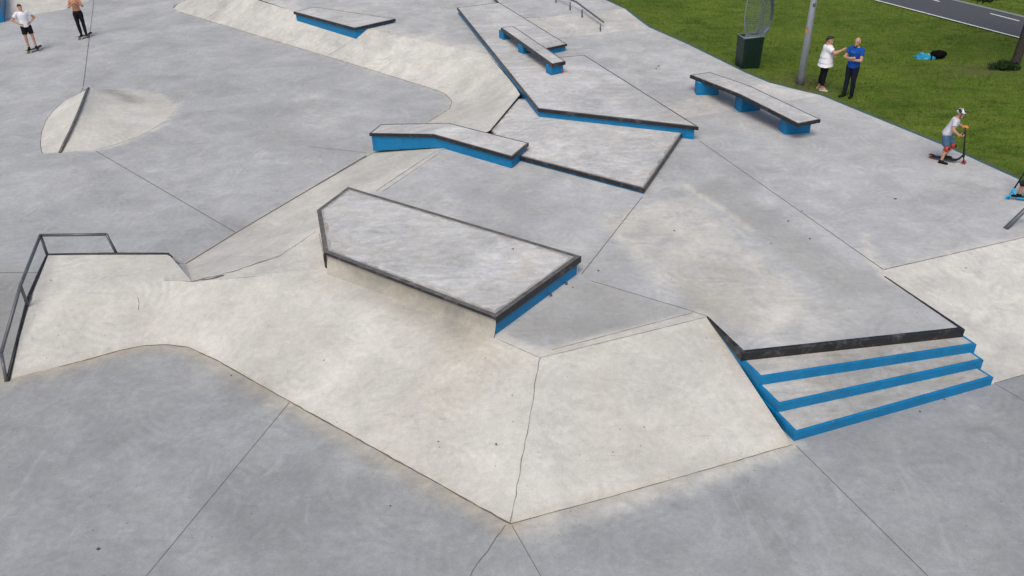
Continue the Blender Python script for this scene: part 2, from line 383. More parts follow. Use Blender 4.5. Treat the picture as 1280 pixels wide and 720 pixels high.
# plaza (level 0)
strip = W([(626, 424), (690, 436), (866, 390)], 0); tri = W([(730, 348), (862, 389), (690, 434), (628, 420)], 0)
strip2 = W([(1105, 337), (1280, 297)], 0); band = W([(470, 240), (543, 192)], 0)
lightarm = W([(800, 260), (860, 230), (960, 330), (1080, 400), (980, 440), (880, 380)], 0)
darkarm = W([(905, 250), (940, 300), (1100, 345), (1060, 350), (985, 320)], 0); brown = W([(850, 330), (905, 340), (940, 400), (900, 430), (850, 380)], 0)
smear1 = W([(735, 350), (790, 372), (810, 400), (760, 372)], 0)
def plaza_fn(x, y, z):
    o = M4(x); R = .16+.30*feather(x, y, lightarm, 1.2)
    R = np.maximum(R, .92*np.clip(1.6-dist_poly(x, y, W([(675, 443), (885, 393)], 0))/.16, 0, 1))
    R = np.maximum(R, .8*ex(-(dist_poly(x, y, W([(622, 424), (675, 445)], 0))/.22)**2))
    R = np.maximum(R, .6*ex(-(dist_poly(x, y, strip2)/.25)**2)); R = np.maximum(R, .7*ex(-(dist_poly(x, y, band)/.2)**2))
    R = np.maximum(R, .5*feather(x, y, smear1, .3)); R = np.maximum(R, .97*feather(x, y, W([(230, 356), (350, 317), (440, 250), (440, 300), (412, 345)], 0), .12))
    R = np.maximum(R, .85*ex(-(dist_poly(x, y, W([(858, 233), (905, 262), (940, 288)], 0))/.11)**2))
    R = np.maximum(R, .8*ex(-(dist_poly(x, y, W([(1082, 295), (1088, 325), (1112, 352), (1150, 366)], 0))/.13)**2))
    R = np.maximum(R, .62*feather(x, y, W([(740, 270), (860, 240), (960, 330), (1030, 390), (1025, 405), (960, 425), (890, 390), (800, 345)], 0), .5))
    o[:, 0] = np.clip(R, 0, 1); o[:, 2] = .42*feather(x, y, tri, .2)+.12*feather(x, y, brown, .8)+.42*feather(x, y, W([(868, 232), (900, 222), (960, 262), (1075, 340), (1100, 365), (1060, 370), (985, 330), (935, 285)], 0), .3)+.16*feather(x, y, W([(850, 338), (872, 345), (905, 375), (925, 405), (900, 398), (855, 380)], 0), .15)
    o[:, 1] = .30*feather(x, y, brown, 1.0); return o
EDGE = [(700, -38, TP), (757, 0, TP), (781, 11, TP), (797, 23, .27), (811, 34, U), (860, 55.5, U), (930, 90, U), (962, 103.5, U), (995, 112, .07), (1026, 119, 0), (1077, 140, 0), (1180, 182, 0), (1262, 219, 0), (1400, 284, 0), (1650, 410, 0)]
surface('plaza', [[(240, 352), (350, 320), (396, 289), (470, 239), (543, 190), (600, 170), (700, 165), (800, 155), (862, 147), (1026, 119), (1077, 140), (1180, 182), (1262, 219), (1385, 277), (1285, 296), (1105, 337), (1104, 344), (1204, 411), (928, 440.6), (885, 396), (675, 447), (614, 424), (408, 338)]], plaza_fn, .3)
surface('upper_deck', [[(290, -12, U), (367, 14, U), (463, 37, U), (610, 68, U), (635, 95, U), (700, 125, U), (838, 128, U), (962, 103.5, U), (930, 90, U), (860, 55.5, U), (811, 34, U), (753, 42.5, U), (690, 47, U), (640, 25, U), (615, -5, U), (590, -60, U), (250, -60, U)]],
        lambda x, y, z: M4(x, r=np.clip(.28+.5*ex(-(dist_poly(x, y, W([(290, -12), (367, 14), (463, 37), (610, 68), (640, 100)], U))/.5)**2), 0, 1)), .45)
surface('top_deck', [[(642, 22, TP), (680, 22, TP), (725, 16, TP), (781, 11, TP), (757, 0, TP), (700, -38, TP), (592, -58, TP), (616, -5, TP)]], lambda x, y, z: M4(x, r=.22), .5)
def cream_fn(r=.97, gcrease=None, gw=.12, ga=.4, extra=None):
    def fn(x, y, z):
        o = M4(x, r=r)
        if gcrease is not None: o[:, 1] = ga*ex(-(dist_poly(x, y, gcrease)/gw))
        if extra: extra(o, x, y, z)
        return o
    return fn
loft_bank('top_bank', [((684, 52, U), (642, 20, TP)), ((700, 46.5, U), (680, 22, TP)), ((753, 42.5, U), (725, 16, TP)), ((811, 34, U), (781, 11, TP))], cream_fn(.56), .4)
loft_bank('side_bank', [((700, 160, 0), (700, 125, U)), ((862, 147, 0), (838, 128, U)), ((1026, 119, 0), (962, 103.5, U))], cream_fn(.46), .4)
# bowl-side bank
boxside = W([(350, 320), (396, 289)], 0)
def bowl_bank(o, x, y, z):
    o[:, 0] = np.clip(.95-.25*np.clip((y-24)/8, 0, 1), 0, 1); o[:, 2] = .12*ex(-(dist_poly(x, y, bowl_crease)/.08))
loft_bank('bowl_bank', [((262, -60, LO), (320, -70, U)), ((233, 0, LO), (300, -40, U)), ((222, 5, LO), (285, -22, U)), ((217, 10, LO), (283, -14, U)), ((224, 15, LO), (290, -10, U)), ((320, 44, LO), (367, 14, U)), ((430, 77, LO), (463, 37, U)), ((537, 110, LO), (610, 68, U)), ((549, 113.5, LO), (622, 82, U)), ((556, 117, LO), (635, 97, U)), ((562, 121.5, LO), (645, 110, U)), ((565, 127, LO), (650, 118, U)), ((562, 136, LO), (634, 138, U-.01)), ((533, 154, LO), (613, 163, U-.02)), ((495, 175, LO), (580, 178, .06)), ((460, 195, LO), (543, 190, 0)), ((380, 241, LO), (470, 239, 0)), ((293, 292, LO), (396, 289, 0)), ((250, 319, LO), (350, 320, 0)), ((232, 330, LO), (240, 352, 0))],
    cream_fn(.95, bowl_crease, .12, .22, bowl_bank), .25)
# landing: level by the rail, rolling over into the front bank
def loft3(name, trip, fn, res=.16, soft=.22):
    T3 = [tuple(V3(p) for p in t) for t in trip]; cols = []
    for i in range(len(T3)-1):
        n = max(1, int(max((T3[i+1][k]-T3[i][k]).length for k in range(3))/res))
        for k in range(n): cols.append(tuple(T3[i][q].lerp(T3[i+1][q], k/n) for q in range(3)))
    cols.append(T3[-1]); m = 20; v = []; f = []
    for b0, c0, t0 in cols:
        for j in range(m+1):
            t = j/m*2; p = b0.lerp(c0, t) if t <= 1 else c0.lerp(t0, t-1)
            w = max(0, 1-abs(t-1)/soft)
            if w: 
                aa = b0.lerp(c0, 1-soft); bb = c0.lerp(t0, soft); p = p.lerp(aa.lerp(bb, (t-1+soft)/(2*soft)), .5*w*w)
            v.append(p)
    for i in range(len(cols)-1):
        for j in range(m): a_ = i*(m+1)+j; f.append([a_, a_+m+1, a_+m+2, a_+1])
    o = mesh_obj(name, v, f, MT['terrain'], None, True); tag(o, kind='structure')
    bm = bmesh.new(); bm.from_mesh(o.data); bmesh.ops.recalc_face_normals(bm, faces=bm.faces[:])
    if sum(q.normal.z*q.calc_area() for q in bm.faces) < 0: bmesh.ops.reverse_faces(bm, faces=bm.faces[:])
    bm.to_mesh(o.data); bm.free(); set_mask(o, fn); return o
surface('landing_corner', [[(205, 350, 0), (210, 317, 0), (212.5, 319.5, -.10), (216, 325, -.30), (223, 329.5, -.52), (232, 330, LO), (240, 352, 0)]], cream_fn(.9, None, .1, 0, lambda o, x, y, z: o.__setitem__((slice(None), 2), .25*ex(-dist_poly(x, y, W([(210, 318), (194, 338), (206, 349), (240, 352)], 0))/.07))), .1)
surface('landing_wall', [[(59, 318, 0), (210, 317, 0), (210, 317.5, LO), (59, 318.5, LO)], [at(59, 318, 0), at(35, 373, 0), Vector((at(35, 373, 0).x, at(35, 373, 0).y, LO)), Vector((at(59, 318, 0).x, at(59, 318, 0).y, LO))],
        [at(35, 373, 0), at(10, 475, LO), Vector((at(35, 373, 0).x, at(35, 373, 0).y, LO))], [at(210, 317, 0), at(213, 319.5, -.15), at(217, 324.5, -.38), at(224, 329, -.58), at(232, 330, LO), at(215, 320, LO)]], cream_fn(.5), .3)
mossline = [at(407.5, 337, .04), at(519, 382, .04), at(612, 424, 0)]
surface('bank_shoulder', [[(310, 345, 0), (407.5, 335, .05), (398, 290, .03), (380, 298, 0)]], cream_fn(.97), .2)
def front_fn(o, x, y, z):
    d = dist_poly(x, y, mossline)
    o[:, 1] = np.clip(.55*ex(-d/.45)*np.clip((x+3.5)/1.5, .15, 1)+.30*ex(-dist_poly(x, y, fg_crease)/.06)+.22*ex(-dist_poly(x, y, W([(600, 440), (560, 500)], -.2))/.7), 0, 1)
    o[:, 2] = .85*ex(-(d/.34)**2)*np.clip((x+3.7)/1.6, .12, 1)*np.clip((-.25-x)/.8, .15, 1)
loft3('landing', [((10, 475, LO), (35, 373, -.02), (59, 318, 0)), ((100, 452, LO), (110, 366, -.02), (105, 317.7, 0)), ((150, 438, LO), (165, 358, -.01), (150, 317.4, 0)), ((180, 432, LO), (195, 351, 0), (180, 317.2, 0)), ((192, 431, LO), (205, 350.5, 0), (210, 317, 0))], cream_fn(1, None, 0, 0, lambda o, x, y, z: front_fn(o, x, y, z)))
loft_bank('front_bank', [((192, 431, LO), (205, 350.5, 0)), ((210, 431, LO), (222, 351, 0)), ((235, 434, LO), (240, 352.5, 0)), ((270, 450, LO), (310, 345, 0)), ((335, 487, LO), (407.5, 335, .05)), ((436, 543, LO), (519, 379, .05)), ((500, 578, LO), (578, 407, .03)), ((537, 599, LO), (614, 424, 0)), ((638, 655, LO), (675, 447, 0))],
    cream_fn(1, None, 0, 0, front_fn), .2)
loft_bank('stair_bank', [((638, 655, LO), (675, 447, 0)), ((760, 622, LO), (745, 429.5, 0)), ((880, 588, LO), (815, 412.5, 0)), ((990, 556, LO), (885, 396, 0))],
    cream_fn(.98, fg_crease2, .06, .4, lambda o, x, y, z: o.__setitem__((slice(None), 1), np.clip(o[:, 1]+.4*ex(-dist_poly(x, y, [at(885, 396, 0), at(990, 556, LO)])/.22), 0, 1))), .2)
loft_bank('right_bank', [((1215, 487, LO), (1080, 342.5, -.004)), ((1243, 479, LO), (1104, 337.5, -.002)), ((1285, 467, LO), (1285, 296, 0)), ((1420, 430, LO), (1387, 279, 0)), ((1700, 520, LO), (1650, 411, 0))], cream_fn(.70), .3)
# far corner bank behind the skaters
loft_bank('corner_bank', [((-120, 48, LO), (-140, -20, .2)), ((0, 24, LO), (-20, -40, .2)), ((80, 12, LO), (70, -50, .2)), ((110, 2, LO), (120, -52, .2)), ((150, -20, LO), (175, -60, .2))], cream_fn(.82), .4)
# mound with a coping ridge
ridge = [(74.5, 190.5, LO), (81, 177, LO+.16), (88.3, 162, LO+.36), (95, 147, LO+.54), (100.5, 134, LO+.66), (105, 122, LO+.72), (108.5, 113, LO+.68), (110.5, 110, LO+.55)]
mid_o = [(76, 190.3, LO+.005), (98, 177, LO+.08), (115, 164, LO+.17), (130, 151, LO+.22), (138, 139, LO+.22), (144, 128, LO+.17), (138, 118, LO+.20), (132, 112, LO+.22)]
loft_bank('mound_slope', [((*l, LO), r) for l, r in zip(left_o, ridge)], cream_fn(.9), .3)
loft3('mound', [((*b_, LO), m_, r) for b_, m_, r in zip(right_o, mid_o, ridge)]+[((150, 112.5, LO), (124, 110.5, LO+.24), (110.5, 110, LO+.55)), ((104, 113, LO), (107, 111.5, LO+.18), (110.5, 110, LO+.55))], cream_fn(.88, None, 0, 0, lambda o, x, y, z: o.__setitem__((slice(None), 2), .75*ex(-(dist_poly(x, y, W([(137, 117), (165, 126)], LO+.15))/.38)**2)+.15*ex(-dist_poly(x, y, W([(118, 120), (112, 150), (95, 180)], LO+.4))/.4))), .2, .9)  # shade in the valley and beside the ridge is painted into the mask
# joints and cracks (saw cuts between the slabs)
JV = MB()
def joint(pts, w=.014, jit=0, dz=.005):
    pts = [V3(p) if not isinstance(p, Vector) else p for p in pts]; q = [pts[0]]
    for a, b in zip(pts[:-1], pts[1:]):
        n = max(1, int((b-a).length/(.12 if jit else .8)))
        for k in range(1, n+1): q.append(a.lerp(b, k/n))
    v = []
    for i, p in enumerate(q):
        t = (q[min(i+1, len(q)-1)]-q[max(i-1, 0)]).normalized(); s = Vector((t.y, -t.x, 0)).normalized()
        o_ = s*random.uniform(-jit, jit); ww = w*(random.uniform(.5, 1.3) if jit else 1)
        v += [p+o_-s*ww/2+Vector((0, 0, dz)), p+o_+s*ww/2+Vector((0, 0, dz))]
    JV.add(v, [[2*i, 2*i+1, 2*i+3, 2*i+2] for i in range(len(q)-1)])
joint([(803, 246), (727, 343)], .016); joint([(874, 176), (1104, 337)], .016); joint([(738, 351), (862, 388), (885, 396)], .012)
joint([(120, 189, LO), (295, 291, LO)], .02); joint([(104, 109, LO), (120, -20, LO)], .025)
joint([(362, 503, LO), (150, 760, LO)], .010); joint([(640, 657, LO), (710, 780, LO)], .010); joint([(632, 657, LO), (590, 715, LO), (560, 780, LO)], .012, .012)
joint([(995, 557, LO), (1200, 760, LO)], .011); joint([(1244, 480, LO), (1330, 530, LO)], .011)
joint([(-60, 341, LO), (47, 341, LO)], .02); joint([(385, 183, LO), (458, 191, LO)], .014); joint([(300, 292, LO), (380, 299, -.3)], .001)
joint([(675, 447.5, 0), (638, 655, LO)], .010, .014, .010); joint([(622, 424, 0), (675, 447.5, 0), (885, 396, 0)], .007, .003, .006)
joint([(690, 437.5, 0), (866, 391, 0)], .010, .002)
joint([p for p in fg_crease[1:]], .026, .007); joint(fg_crease2, .013, .004); joint(bowl_crease[:3], .09, .03); joint(bowl_crease[3:], .022, .002)
joint([(232, 330, LO+.01), (300, 288, LO+.01), (458, 194.5, LO+.01)], .03)
joint([(240, 352.5, .0), (290, 340, 0), (350, 320, 0)], .018, .02, .012); joint([(252, 351, .0), (280, 345, 0)], .05, .03, .014); joint([(350, 320, 0), (396, 289, 0)], .01, .01, .01)
joint([(470, 239, 0), (543, 190, 0)], .012, .004, .008); joint([(478, 240, 0), (550, 191, 0)], .012, .003, .006)
joint([(1105, 337, 0), (1280, 297, 0), (1385, 279, 0)], .012, .002, .007); joint([(1112, 342, -.02), (1285, 302, -.02)], .001)
joint([(1243, 479, LO), (1285, 467, LO), (1420, 430, LO)], .012, .003)
joint([(410, 70, LO+.0), (448, 46, U-.1)], .001)
joint([(255, 25, LO), (300, -5, U-.02)], .012, 0, .02); joint([(408, 70.5, LO), (441, 50, -.15)], .014, 0, .02); joint([(473, 90.5, LO), (490, 78, -.4)], .014, 0, .02)
joint([(173, 372, 0), (174, 388, -.14)], .014, .02, .02); joint([(236, 432, LO), (245, 424, LO+.06)], .012, 0, .03)
joint([(1066, 337, 0), (1085, 347, 0)], .001); joint([(720, 300, 0), (719.5, 301, 0)], .001)
joint([(*l, LO) for l in left_o]+[(104, 110, LO)], .02, .004); joint([(*r, LO) for r in right_o[1:5]], .010, .004)
tag(JV.build('slab_joint', MT['joint']), kind='structure')

# scattered specks of leaf and grit
lv = MB()
for (u, v, z, s_) in [(123, 687, LO, .05), (289, 470, LO, .03), (488, 633, LO, .035), (405, 451, -.3, .035), (748, 339, 0, .045), (641, 312, .42, .035), (843, 289, 0, .04), (1012, 299, 0, .04), (1119, 249, 0, .07), (985, 277, 0, .04), (1003, 264, 0, .04), (964, 305, 0, .03), (549, 560, LO+.3, .03), (620, 556, -.42, .04), (690, 500, -.25, .03), (766, 566, -.4, .03), (886, 491, -.2, .02), (1207, 336, -.02, .05), (823, 83, U, .09), (820, 86, U, .06), (64, 351, 0, .04), (709, 472, -.1, .02), (935, 602, LO, .02), (1180, 500, LO, .025), (1150, 515, LO, .03), (1112, 500, LO, .03), (1058, 512, LO, .02), (548, 553, -.42, .03), (690, 345, 0, .05), (702, 355, 0, .05), (716, 360, 0, .03)]:
    p = at(u, v, z)+Vector((0, 0, .012)); a = random.random()*6
    q = [p+Vector((math.cos(a+k*1.05)*s_*random.uniform(.4, .7), math.sin(a+k*1.05)*s_*random.uniform(.3, .6), random.uniform(0, .012))) for k in range(6)]
    lv.add(q+[p+Vector((0, 0, .012))], [[k, (k+1) % 6, 6] for k in range(6)])
tag(lv.build('leaf_litter', MT['litter']), label='tiny dry leaf scraps and grit scattered on the concrete', cat='leaf litter', kind='stuff')

# ------------------------------------------------------------------ ledges
def area(p): return sum(p[i][0]*p[(i+1) % len(p)][1]-p[(i+1) % len(p)][0]*p[i][1] for i in range(len(p)))/2
def inset(p, w):
    n = len(p); out = []
    for i in range(n):
        a, b, c = p[i-1], p[i], p[(i+1) % n]
        d1 = Vector((b.x-a.x, b.y-a.y)).normalized(); d2 = Vector((c.x-b.x, c.y-b.y)).normalized()
        n1 = Vector((-d1.y, d1.x)); n2 = Vector((-d2.y, d2.x)); k = n1+n2; k = k/max(.3, k.dot(k)/2)
        q = Vector((b.x, b.y))+k*w; out.append(Vector((q.x, q.y, b.z)))
    return out
def ledge(name, label, cat, top, bottom, split=None, bands=.11, rim=.06, topmat='top', base=True, base_in=.05, edge='edge', group=None, basemat='blue'):
    """top: list of 3D corners of the top outline; bottom: z under each corner"""
    n = len(top); bands = bands if isinstance(bands, list) else [bands]*n
    if area(top) < 0:
        top = top[::-1]; bottom = bottom[::-1]; bands = [bands[(n-2-i) % n] for i in range(n)]
        if split: split = [[n-1-i for i in s][::-1] for s in split]
    c = sum(top, Vector())/n; root = empty(name, (c.x, c.y, min(bottom)), 0, label, cat, group)
    e = .008; o1 = inset(top, e); o2 = inset(top, rim); lowr = inset(top, base_in)
    up = MB(); sd = MB()
    for i in range(n):
        j = (i+1) % n
        up.add([o1[i], o1[j], o2[j], o2[i]], [[0, 1, 2, 3]])
        dn = Vector((0, 0, -bands[i])); ez = Vector((0, 0, -e))
        sd.add([o1[i], o1[j], top[j]+ez, top[i]+ez, top[j]+dn, top[i]+dn, lowr[j]+dn, lowr[i]+dn], [[0, 3, 2, 1], [3, 5, 4, 2], [5, 7, 6, 4]])
    up.build('rim', MT[edge], root); sd.build('edge_trim', MT['black'], root)
    dz = Vector((0, 0, -.003)); o2b = [p+dz for p in inset(top, rim-.004)]
    fs = split or [list(range(n))]
    bm = bmesh.new(); vs = [bm.verts.new(p) for p in o2b]
    for s in fs: bm.faces.new([vs[i] for i in s])
    bmesh.ops.triangulate(bm, faces=bm.faces[:]); bm.verts.index_update()
    mesh_obj('top_slab', [p.co.copy() for p in bm.verts], [[q.index for q in f.verts] for f in bm.faces], MT[topmat], root); bm.free()
    o3 = inset(top, rim+.004); o4 = inset(top, rim+.09); gb = MB()
    if not split and n == 5 or name in ('manual_pad',):
        for i in range(n):
            j = (i+1) % n; a_, b_, c_, d_ = o3[i], o3[j], o4[j], o4[i]; m_ = max(2, int((b_-a_).length/.12)); up_ = Vector((0, 0, .0015))
            for k in range(m_):
                w0, w1 = (random.Random(i*97+q).uniform(.15, 1) for q in (k, k+1))
                p0_, p1_, q0_, q1_ = a_.lerp(b_, k/m_), a_.lerp(b_, (k+1)/m_), d_.lerp(c_, k/m_), d_.lerp(c_, (k+1)/m_)
                gb.add([p0_+up_, p1_+up_, p1_.lerp(q1_, w1)+up_, p0_.lerp(q0_, w0)+up_], [[0, 1, 2, 3]])
        gb.build('grime_line', MT['grime'], root)
    if base:
        bs = MB()
        for i in range(n):
            j = (i+1) % n; h = min(bands)-.004
            a, b = lowr[i], lowr[j]
            bs.add([a+Vector((0, 0, -h)), b+Vector((0, 0, -h)), Vector((b.x, b.y, bottom[j])), Vector((a.x, a.y, bottom[i]))], [[0, 3, 2, 1]])
        bs.build('base', MT[basemat], root)
    return root
# main funbox ledge
BZ = .40
A, B_, C_, D_, E_ = at(435, 233.3, BZ), at(396, 262.3, BZ), at(404.5, 315, BZ), at(620, 397, BZ), at(726.7, 320, BZ)
big = ledge('grind_box', 'large tapered concrete grind box in the middle, blue on its right end, dark steel rim', 'ledge', [A, B_, C_, D_, E_], [-.05, -.3, -.05, -.06, -.05], None, [.05, .06, .055, .14, .12], .10, 'top2', base=False)
bl = MB(); i_ = inset([E_, A, B_, C_, D_], .04) if area([E_, A, B_, C_, D_]) > 0 else inset([D_, C_, B_, A, E_], .04)
ring = {k: v for k, v in zip(('E', 'A', 'B', 'C', 'D') if area([E_, A, B_, C_, D_]) > 0 else ('D', 'C', 'B', 'A', 'E'), i_)}
def wallq(mb, a, b, z1, z0, th=.05):
    d = (b-a); d.z = 0; nn = Vector((-d.y, d.x, 0)).normalized()*th
    cc = sum((A, B_, C_, D_, E_), Vector())/5
    if nn.dot(Vector((cc.x-a.x, cc.y-a.y, 0))) < 0: nn = -nn
    mb.add([Vector((a.x, a.y, z1)), Vector((b.x, b.y, z1)), Vector((b.x, b.y, z0)), Vector((a.x, a.y, z0)), Vector((a.x, a.y, z1))+nn, Vector((b.x, b.y, z1))+nn, Vector((b.x, b.y, z0))+nn, Vector((a.x, a.y, z0))+nn],
           [[0, 1, 2, 3], [5, 4, 7, 6], [0, 4, 5, 1], [3, 2, 6, 7], [0, 3, 7, 4], [1, 5, 6, 2]])
wallq(bl, ring['D'], ring['E'], BZ-.10, -.06); bl.build('end_panel', MT['blue'], big)
fw = MB(); n_ = 30
for k in range(n_+1):                     # front face: steep concrete curving out into the bank
    t = k/n_; p = ring['C'].lerp(ring['D'], t); q = at(408, 351, -.03).lerp(at(613, 433, -.05), t); q.z = -.05-.04*t
    for j in range(9):
        s = j/8; h = (BZ-.05)*(1-s)+q.z*s; w = s**3.0
        fw.v.append(Vector((p.x+(q.x-p.x)*w, p.y+(q.y-p.y)*w, h)))
for k in range(n_):
    for j in range(8):
        a = k*9+j; fw.f.append([a, a+1, a+10, a+9])
fo = fw.build('front_face', MT['terrain'], big, True)
off_ = big.location
set_mask(fo, lambda x, y, z: np.stack([np.full(len(x), .92), np.clip(.55*np.sin(np.clip((x+off_.x+4)/3.8, 0, 1)*PI)+.30, 0, 1), np.clip(.30+.80*np.sin(np.clip((x+off_.x+3.4)/3.3, 0, 1)*PI)**.7*(.55+.45*ex(-((z+off_.z-.16)/.10)**2)), 0, 1), np.zeros(len(x))], 1))
sw_ = MB(); wallq(sw_, ring['C'], ring['B'], BZ-.045, -.35); wallq(sw_, ring['B'], ring['A'], BZ-.045, -.35); wallq(sw_, ring['A'], ring['E'], BZ-.045, -.02); sw_.build('side_wall', MT['top'], big)
cp = MB(); pC = C_.copy(); cp.box((pC.x+.012, pC.y-.012, BZ/2-.03), (.05, .05, BZ-.04)); cp.build('corner_post', MT['black'], big)
for (u_, v_) in [(690, 372.5), (712, 357.5)]:
    p = ring['D'].lerp(ring['E'], .62 if u_ == 690 else .82); bb = MB(); bb.box((p.x+.03, p.y-.05, .035), (.05, .05, .03)); bb.build('bracket', MT['steel'], big)

# kinked ledge beside the flat pad
kz = .37
K = [at(461.5, 166.5, kz-.02), at(476, 155, kz-.02), at(561, 153.5, kz-.02), at(661, 178.5, kz-.02), at(640, 196, kz-.02), at(541, 168, kz-.02)]
K[0] = at(461.5, 166.5, -.05); K[1] = at(476, 155, -.05)
ledge('kinked_ledge', 'low bent ledge on a tall blue base, between the bowl and the flat pad', 'ledge', K, [-.6, -.6, -.25, -.05, -.05, -.05], [[0, 1, 2, 5], [5, 2, 3, 4]], .09, .05, 'top2', base_in=.045)
# flat pad
ledge('manual_pad', 'low flat concrete pad with black front edges below the long raised ledge', 'skate pad', [at(630, 190, PADZ), at(805.4, 236, PADZ), at(854.5, 164.5, PADZ), at(700, 125, PADZ-.02), at(645, 123, PADZ-.02), at(613, 163, PADZ-.02)], [-.05, -.05, -.05, 0, -.1, -.1], None, [.10, .10, .02, .02, .03, .03], .045, 'top2', base_in=.03)
# long raised ledge
LG = [at(571, 9.5, LEDZ), at(672, 135.5, LEDZ), at(873.5, 158.5, LEDZ), at(730.6, 68.6, LEDZ), at(697, 71.6, LEDZ), at(683, 60.5, LEDZ), at(709, 55, LEDZ), at(624, 3, LEDZ)]
ledge('long_ledge', 'long notched concrete ledge with blue sides running up to the top deck', 'ledge', LG, [.0, .0, -.05, .1, .1, .1, .1, .1], [[0, 1, 4, 5], [1, 2, 3, 4], [0, 5, 6, 7]], [.085, .10, .02, .02, .02, .07, .02, .02], .05, 'top', base_in=.05)
# bench on the long ledge
bz = LEDZ+.39
def bench(name, label, top, legs, thick, group=None, split=None, th=.1, base_in=.0):
    root = ledge(name, label, 'skate bench', top, [0]*len(top), split, thick, .045, 'top', base=False, base_in=.07)
    n = len(top); tp = top if area(top) > 0 else top[::-1]
    un = MB(); lw = [p+Vector((0, 0, -thick+.004)) for p in inset(tp, .065)]; un.add(lw, [list(range(n))[::-1]] if not split else [s[::-1] for s in ([[n-1-i for i in q][::-1] for q in split] if area(top) < 0 else split)]); un.build('underside', MT['black'], root)
    for (p, q, w, z1, z0) in legs:      # p,q: two ends of the leg's long side on the ground
        d = (q-p); d.z = 0; l = d.length; d.normalize(); nn = Vector((-d.y, d.x, 0)); c = (p+q)/2+nn*w/2
        m_ = Matrix.Translation((c.x, c.y, (z0+z1)/2)) @ Matrix.Rotation(math.atan2(d.y, d.x), 4, 'Z')
        lb = MB(); lb.box((0, 0, 0), (l, w, z1-z0), m_); lb.build('leg', MT['blue'], root)
    return root
BT = [at(626, 34.5, bz), at(641.5, 32.3, bz), at(707, 76.5, bz), at(690, 80, bz)]
dirw = (at(707, 76.5, bz)-at(690, 80, bz)).normalized(); dl = (BT[3]-BT[0]).normalized()
def legs_for(top0, dl, dirw, width, spots, z1, z0s, length):
    L_ = []
    for s, z0 in zip(spots, z0s):
        p = top0+dl*s+dirw*.02; q = p+dirw*(width-.06); L_.append((p, q, length, z1, z0))
    return L_
wB = (BT[3]-BT[2]).length; lenB = (BT[3]-BT[0]).length
bench('short_bench', 'small narrow grind bench on three blue feet, standing on the long ledge', BT, legs_for(BT[0], dl, dirw, wB, [lenB*.02+.12, lenB*.42+.15, lenB-.08], bz-.10, [LEDZ-.001]*3, .34), .11)
# long bench, bent over the bank
lz = .64
q0, q1, q2, q3, q4, q5 = at(862.5, 93.5, lz), at(887.5, 90, lz), at(937.5, 107, lz-.02), at(1026, 149, lz-.12), at(997.5, 154.5, lz-.12), at(926, 118.5, lz-.02)
LB = [q0, q5, q4, q3, q2, q1]
LL = []
for (u1, v1, u2, v2, z0, z1, ln) in [(870.5, 119, 898, 118.5, U, lz-.095, .40), (925.5, 139.5, 951, 136.5, .03, lz-.115, .42), (980.5, 168.5, 1012.5, 166, 0, lz-.215, .40)]:
    LL.append((at(u1, v1, z0), at(u2, v2, z0), ln, z1, z0-.05))
bench('long_bench', 'long bent black edged grind bench on three blue blocks near the lawn', LB, LL, .10, None, [[0, 1, 4, 5], [1, 2, 3, 4]])
# far ledge on the deck edge
fz = U+.155
ledge('far_ledge', 'pointed low ledge with blue base at the top of the bank, left of the others', 'ledge', [at(366.7, 14.5, fz), at(443, 35, fz), at(494.5, 23.5, fz), at(393, 8.5, fz)], [-.15, -.3, U-.05, U-.05], None, .10, .05, 'top', base_in=.06)
# blue block at the far left edge
kb = [at(-60, -8, .12), at(4, -14, .12), at(-1, 5, .12), at(-60, 13, .12)]
ledge('corner_block', 'blue block cut off by the left picture edge, behind the white shirted skater', 'ledge', kb, [LO-.02]*4, None, .08, .05, 'top')
# small copings
def coping(name, label, pts, w=.05, h=.05, mat='black'):
    mb = MB(); pts = [V3(p) for p in pts]; mb.tube([p+Vector((0, 0, -.012)) for p in pts], w/2, 8); o = mb.build(name, MT[mat], None, True); return tag(o, label, 'coping')
coping('pad_coping', 'thin dark steel strip where the bank meets the flat pad', [(651, 118, U+.012), (613.5, 163, U-.005)], .055)
coping('mound_coping', 'curved dark steel coping over the ridge of the small concrete mound', [(a, b, z+.02) for a, b, z in ridge], .085, mat='edge')
coping('landing_coping', 'dark steel edge round the raised landing under the guard rail', [(214, 321, -.02), (210, 317, .01), (135, 317, .01), (59, 318, .01), (46, 347, .01), (35, 372, .01), (22, 423, -.36), (9, 476, LO+.02)], .07)

# ------------------------------------------------------------------ stairs
RZ = [-.175, -.35, -.525]
noses = [((950, 472), (1221, 430.5), (1204, 419)), ((973, 506), (1229.7, 450), (1217.5, 441.5)), ((994.5, 541.5), (1242, 471.5), (1227.5, 462.5))]
st = empty('staircase', at(1080, 480, LO), 0, 'three wide concrete steps with bright blue painted edges under a black lip', 'stairs')
Lb, Rb = at(887, 400, 0), at(1104, 345, 0); lipL, lipR = at(928, 440.6, 0), at(1204, 411, 0)
for k, ((l, r, s), z) in enumerate(zip(noses, RZ)):
    a, b, c = at(*l, z), at(*r, z), at(*s, z)
    zb = LO-.02; mb = MB(); mb.prism([(p.x, p.y) for p in (a, b, c, Rb, Lb)], zb, z)
    sp = mb.build('step', MT['blue'], st)
    # concrete tread set inside the painted edge
    poly = [a, b, c, Rb.copy(), Lb.copy()]
    for p in poly: p.z = z
    if area(poly) < 0: poly = poly[::-1]
    t_ = inset(poly, .055); t_ = [p+Vector((0, 0, .004)) for p in t_]
    o = mesh_obj('tread', t_, [list(range(len(t_)))], MT['tread'], sp)
lp = MB()
path = [at(884, 396, 0), lipL, lipR, at(1106, 345.5, 0)]
inn = []
d01 = [(path[i+1]-path[i]).normalized() for i in range(3)]
def side(d): return Vector((-d.y, d.x, 0))
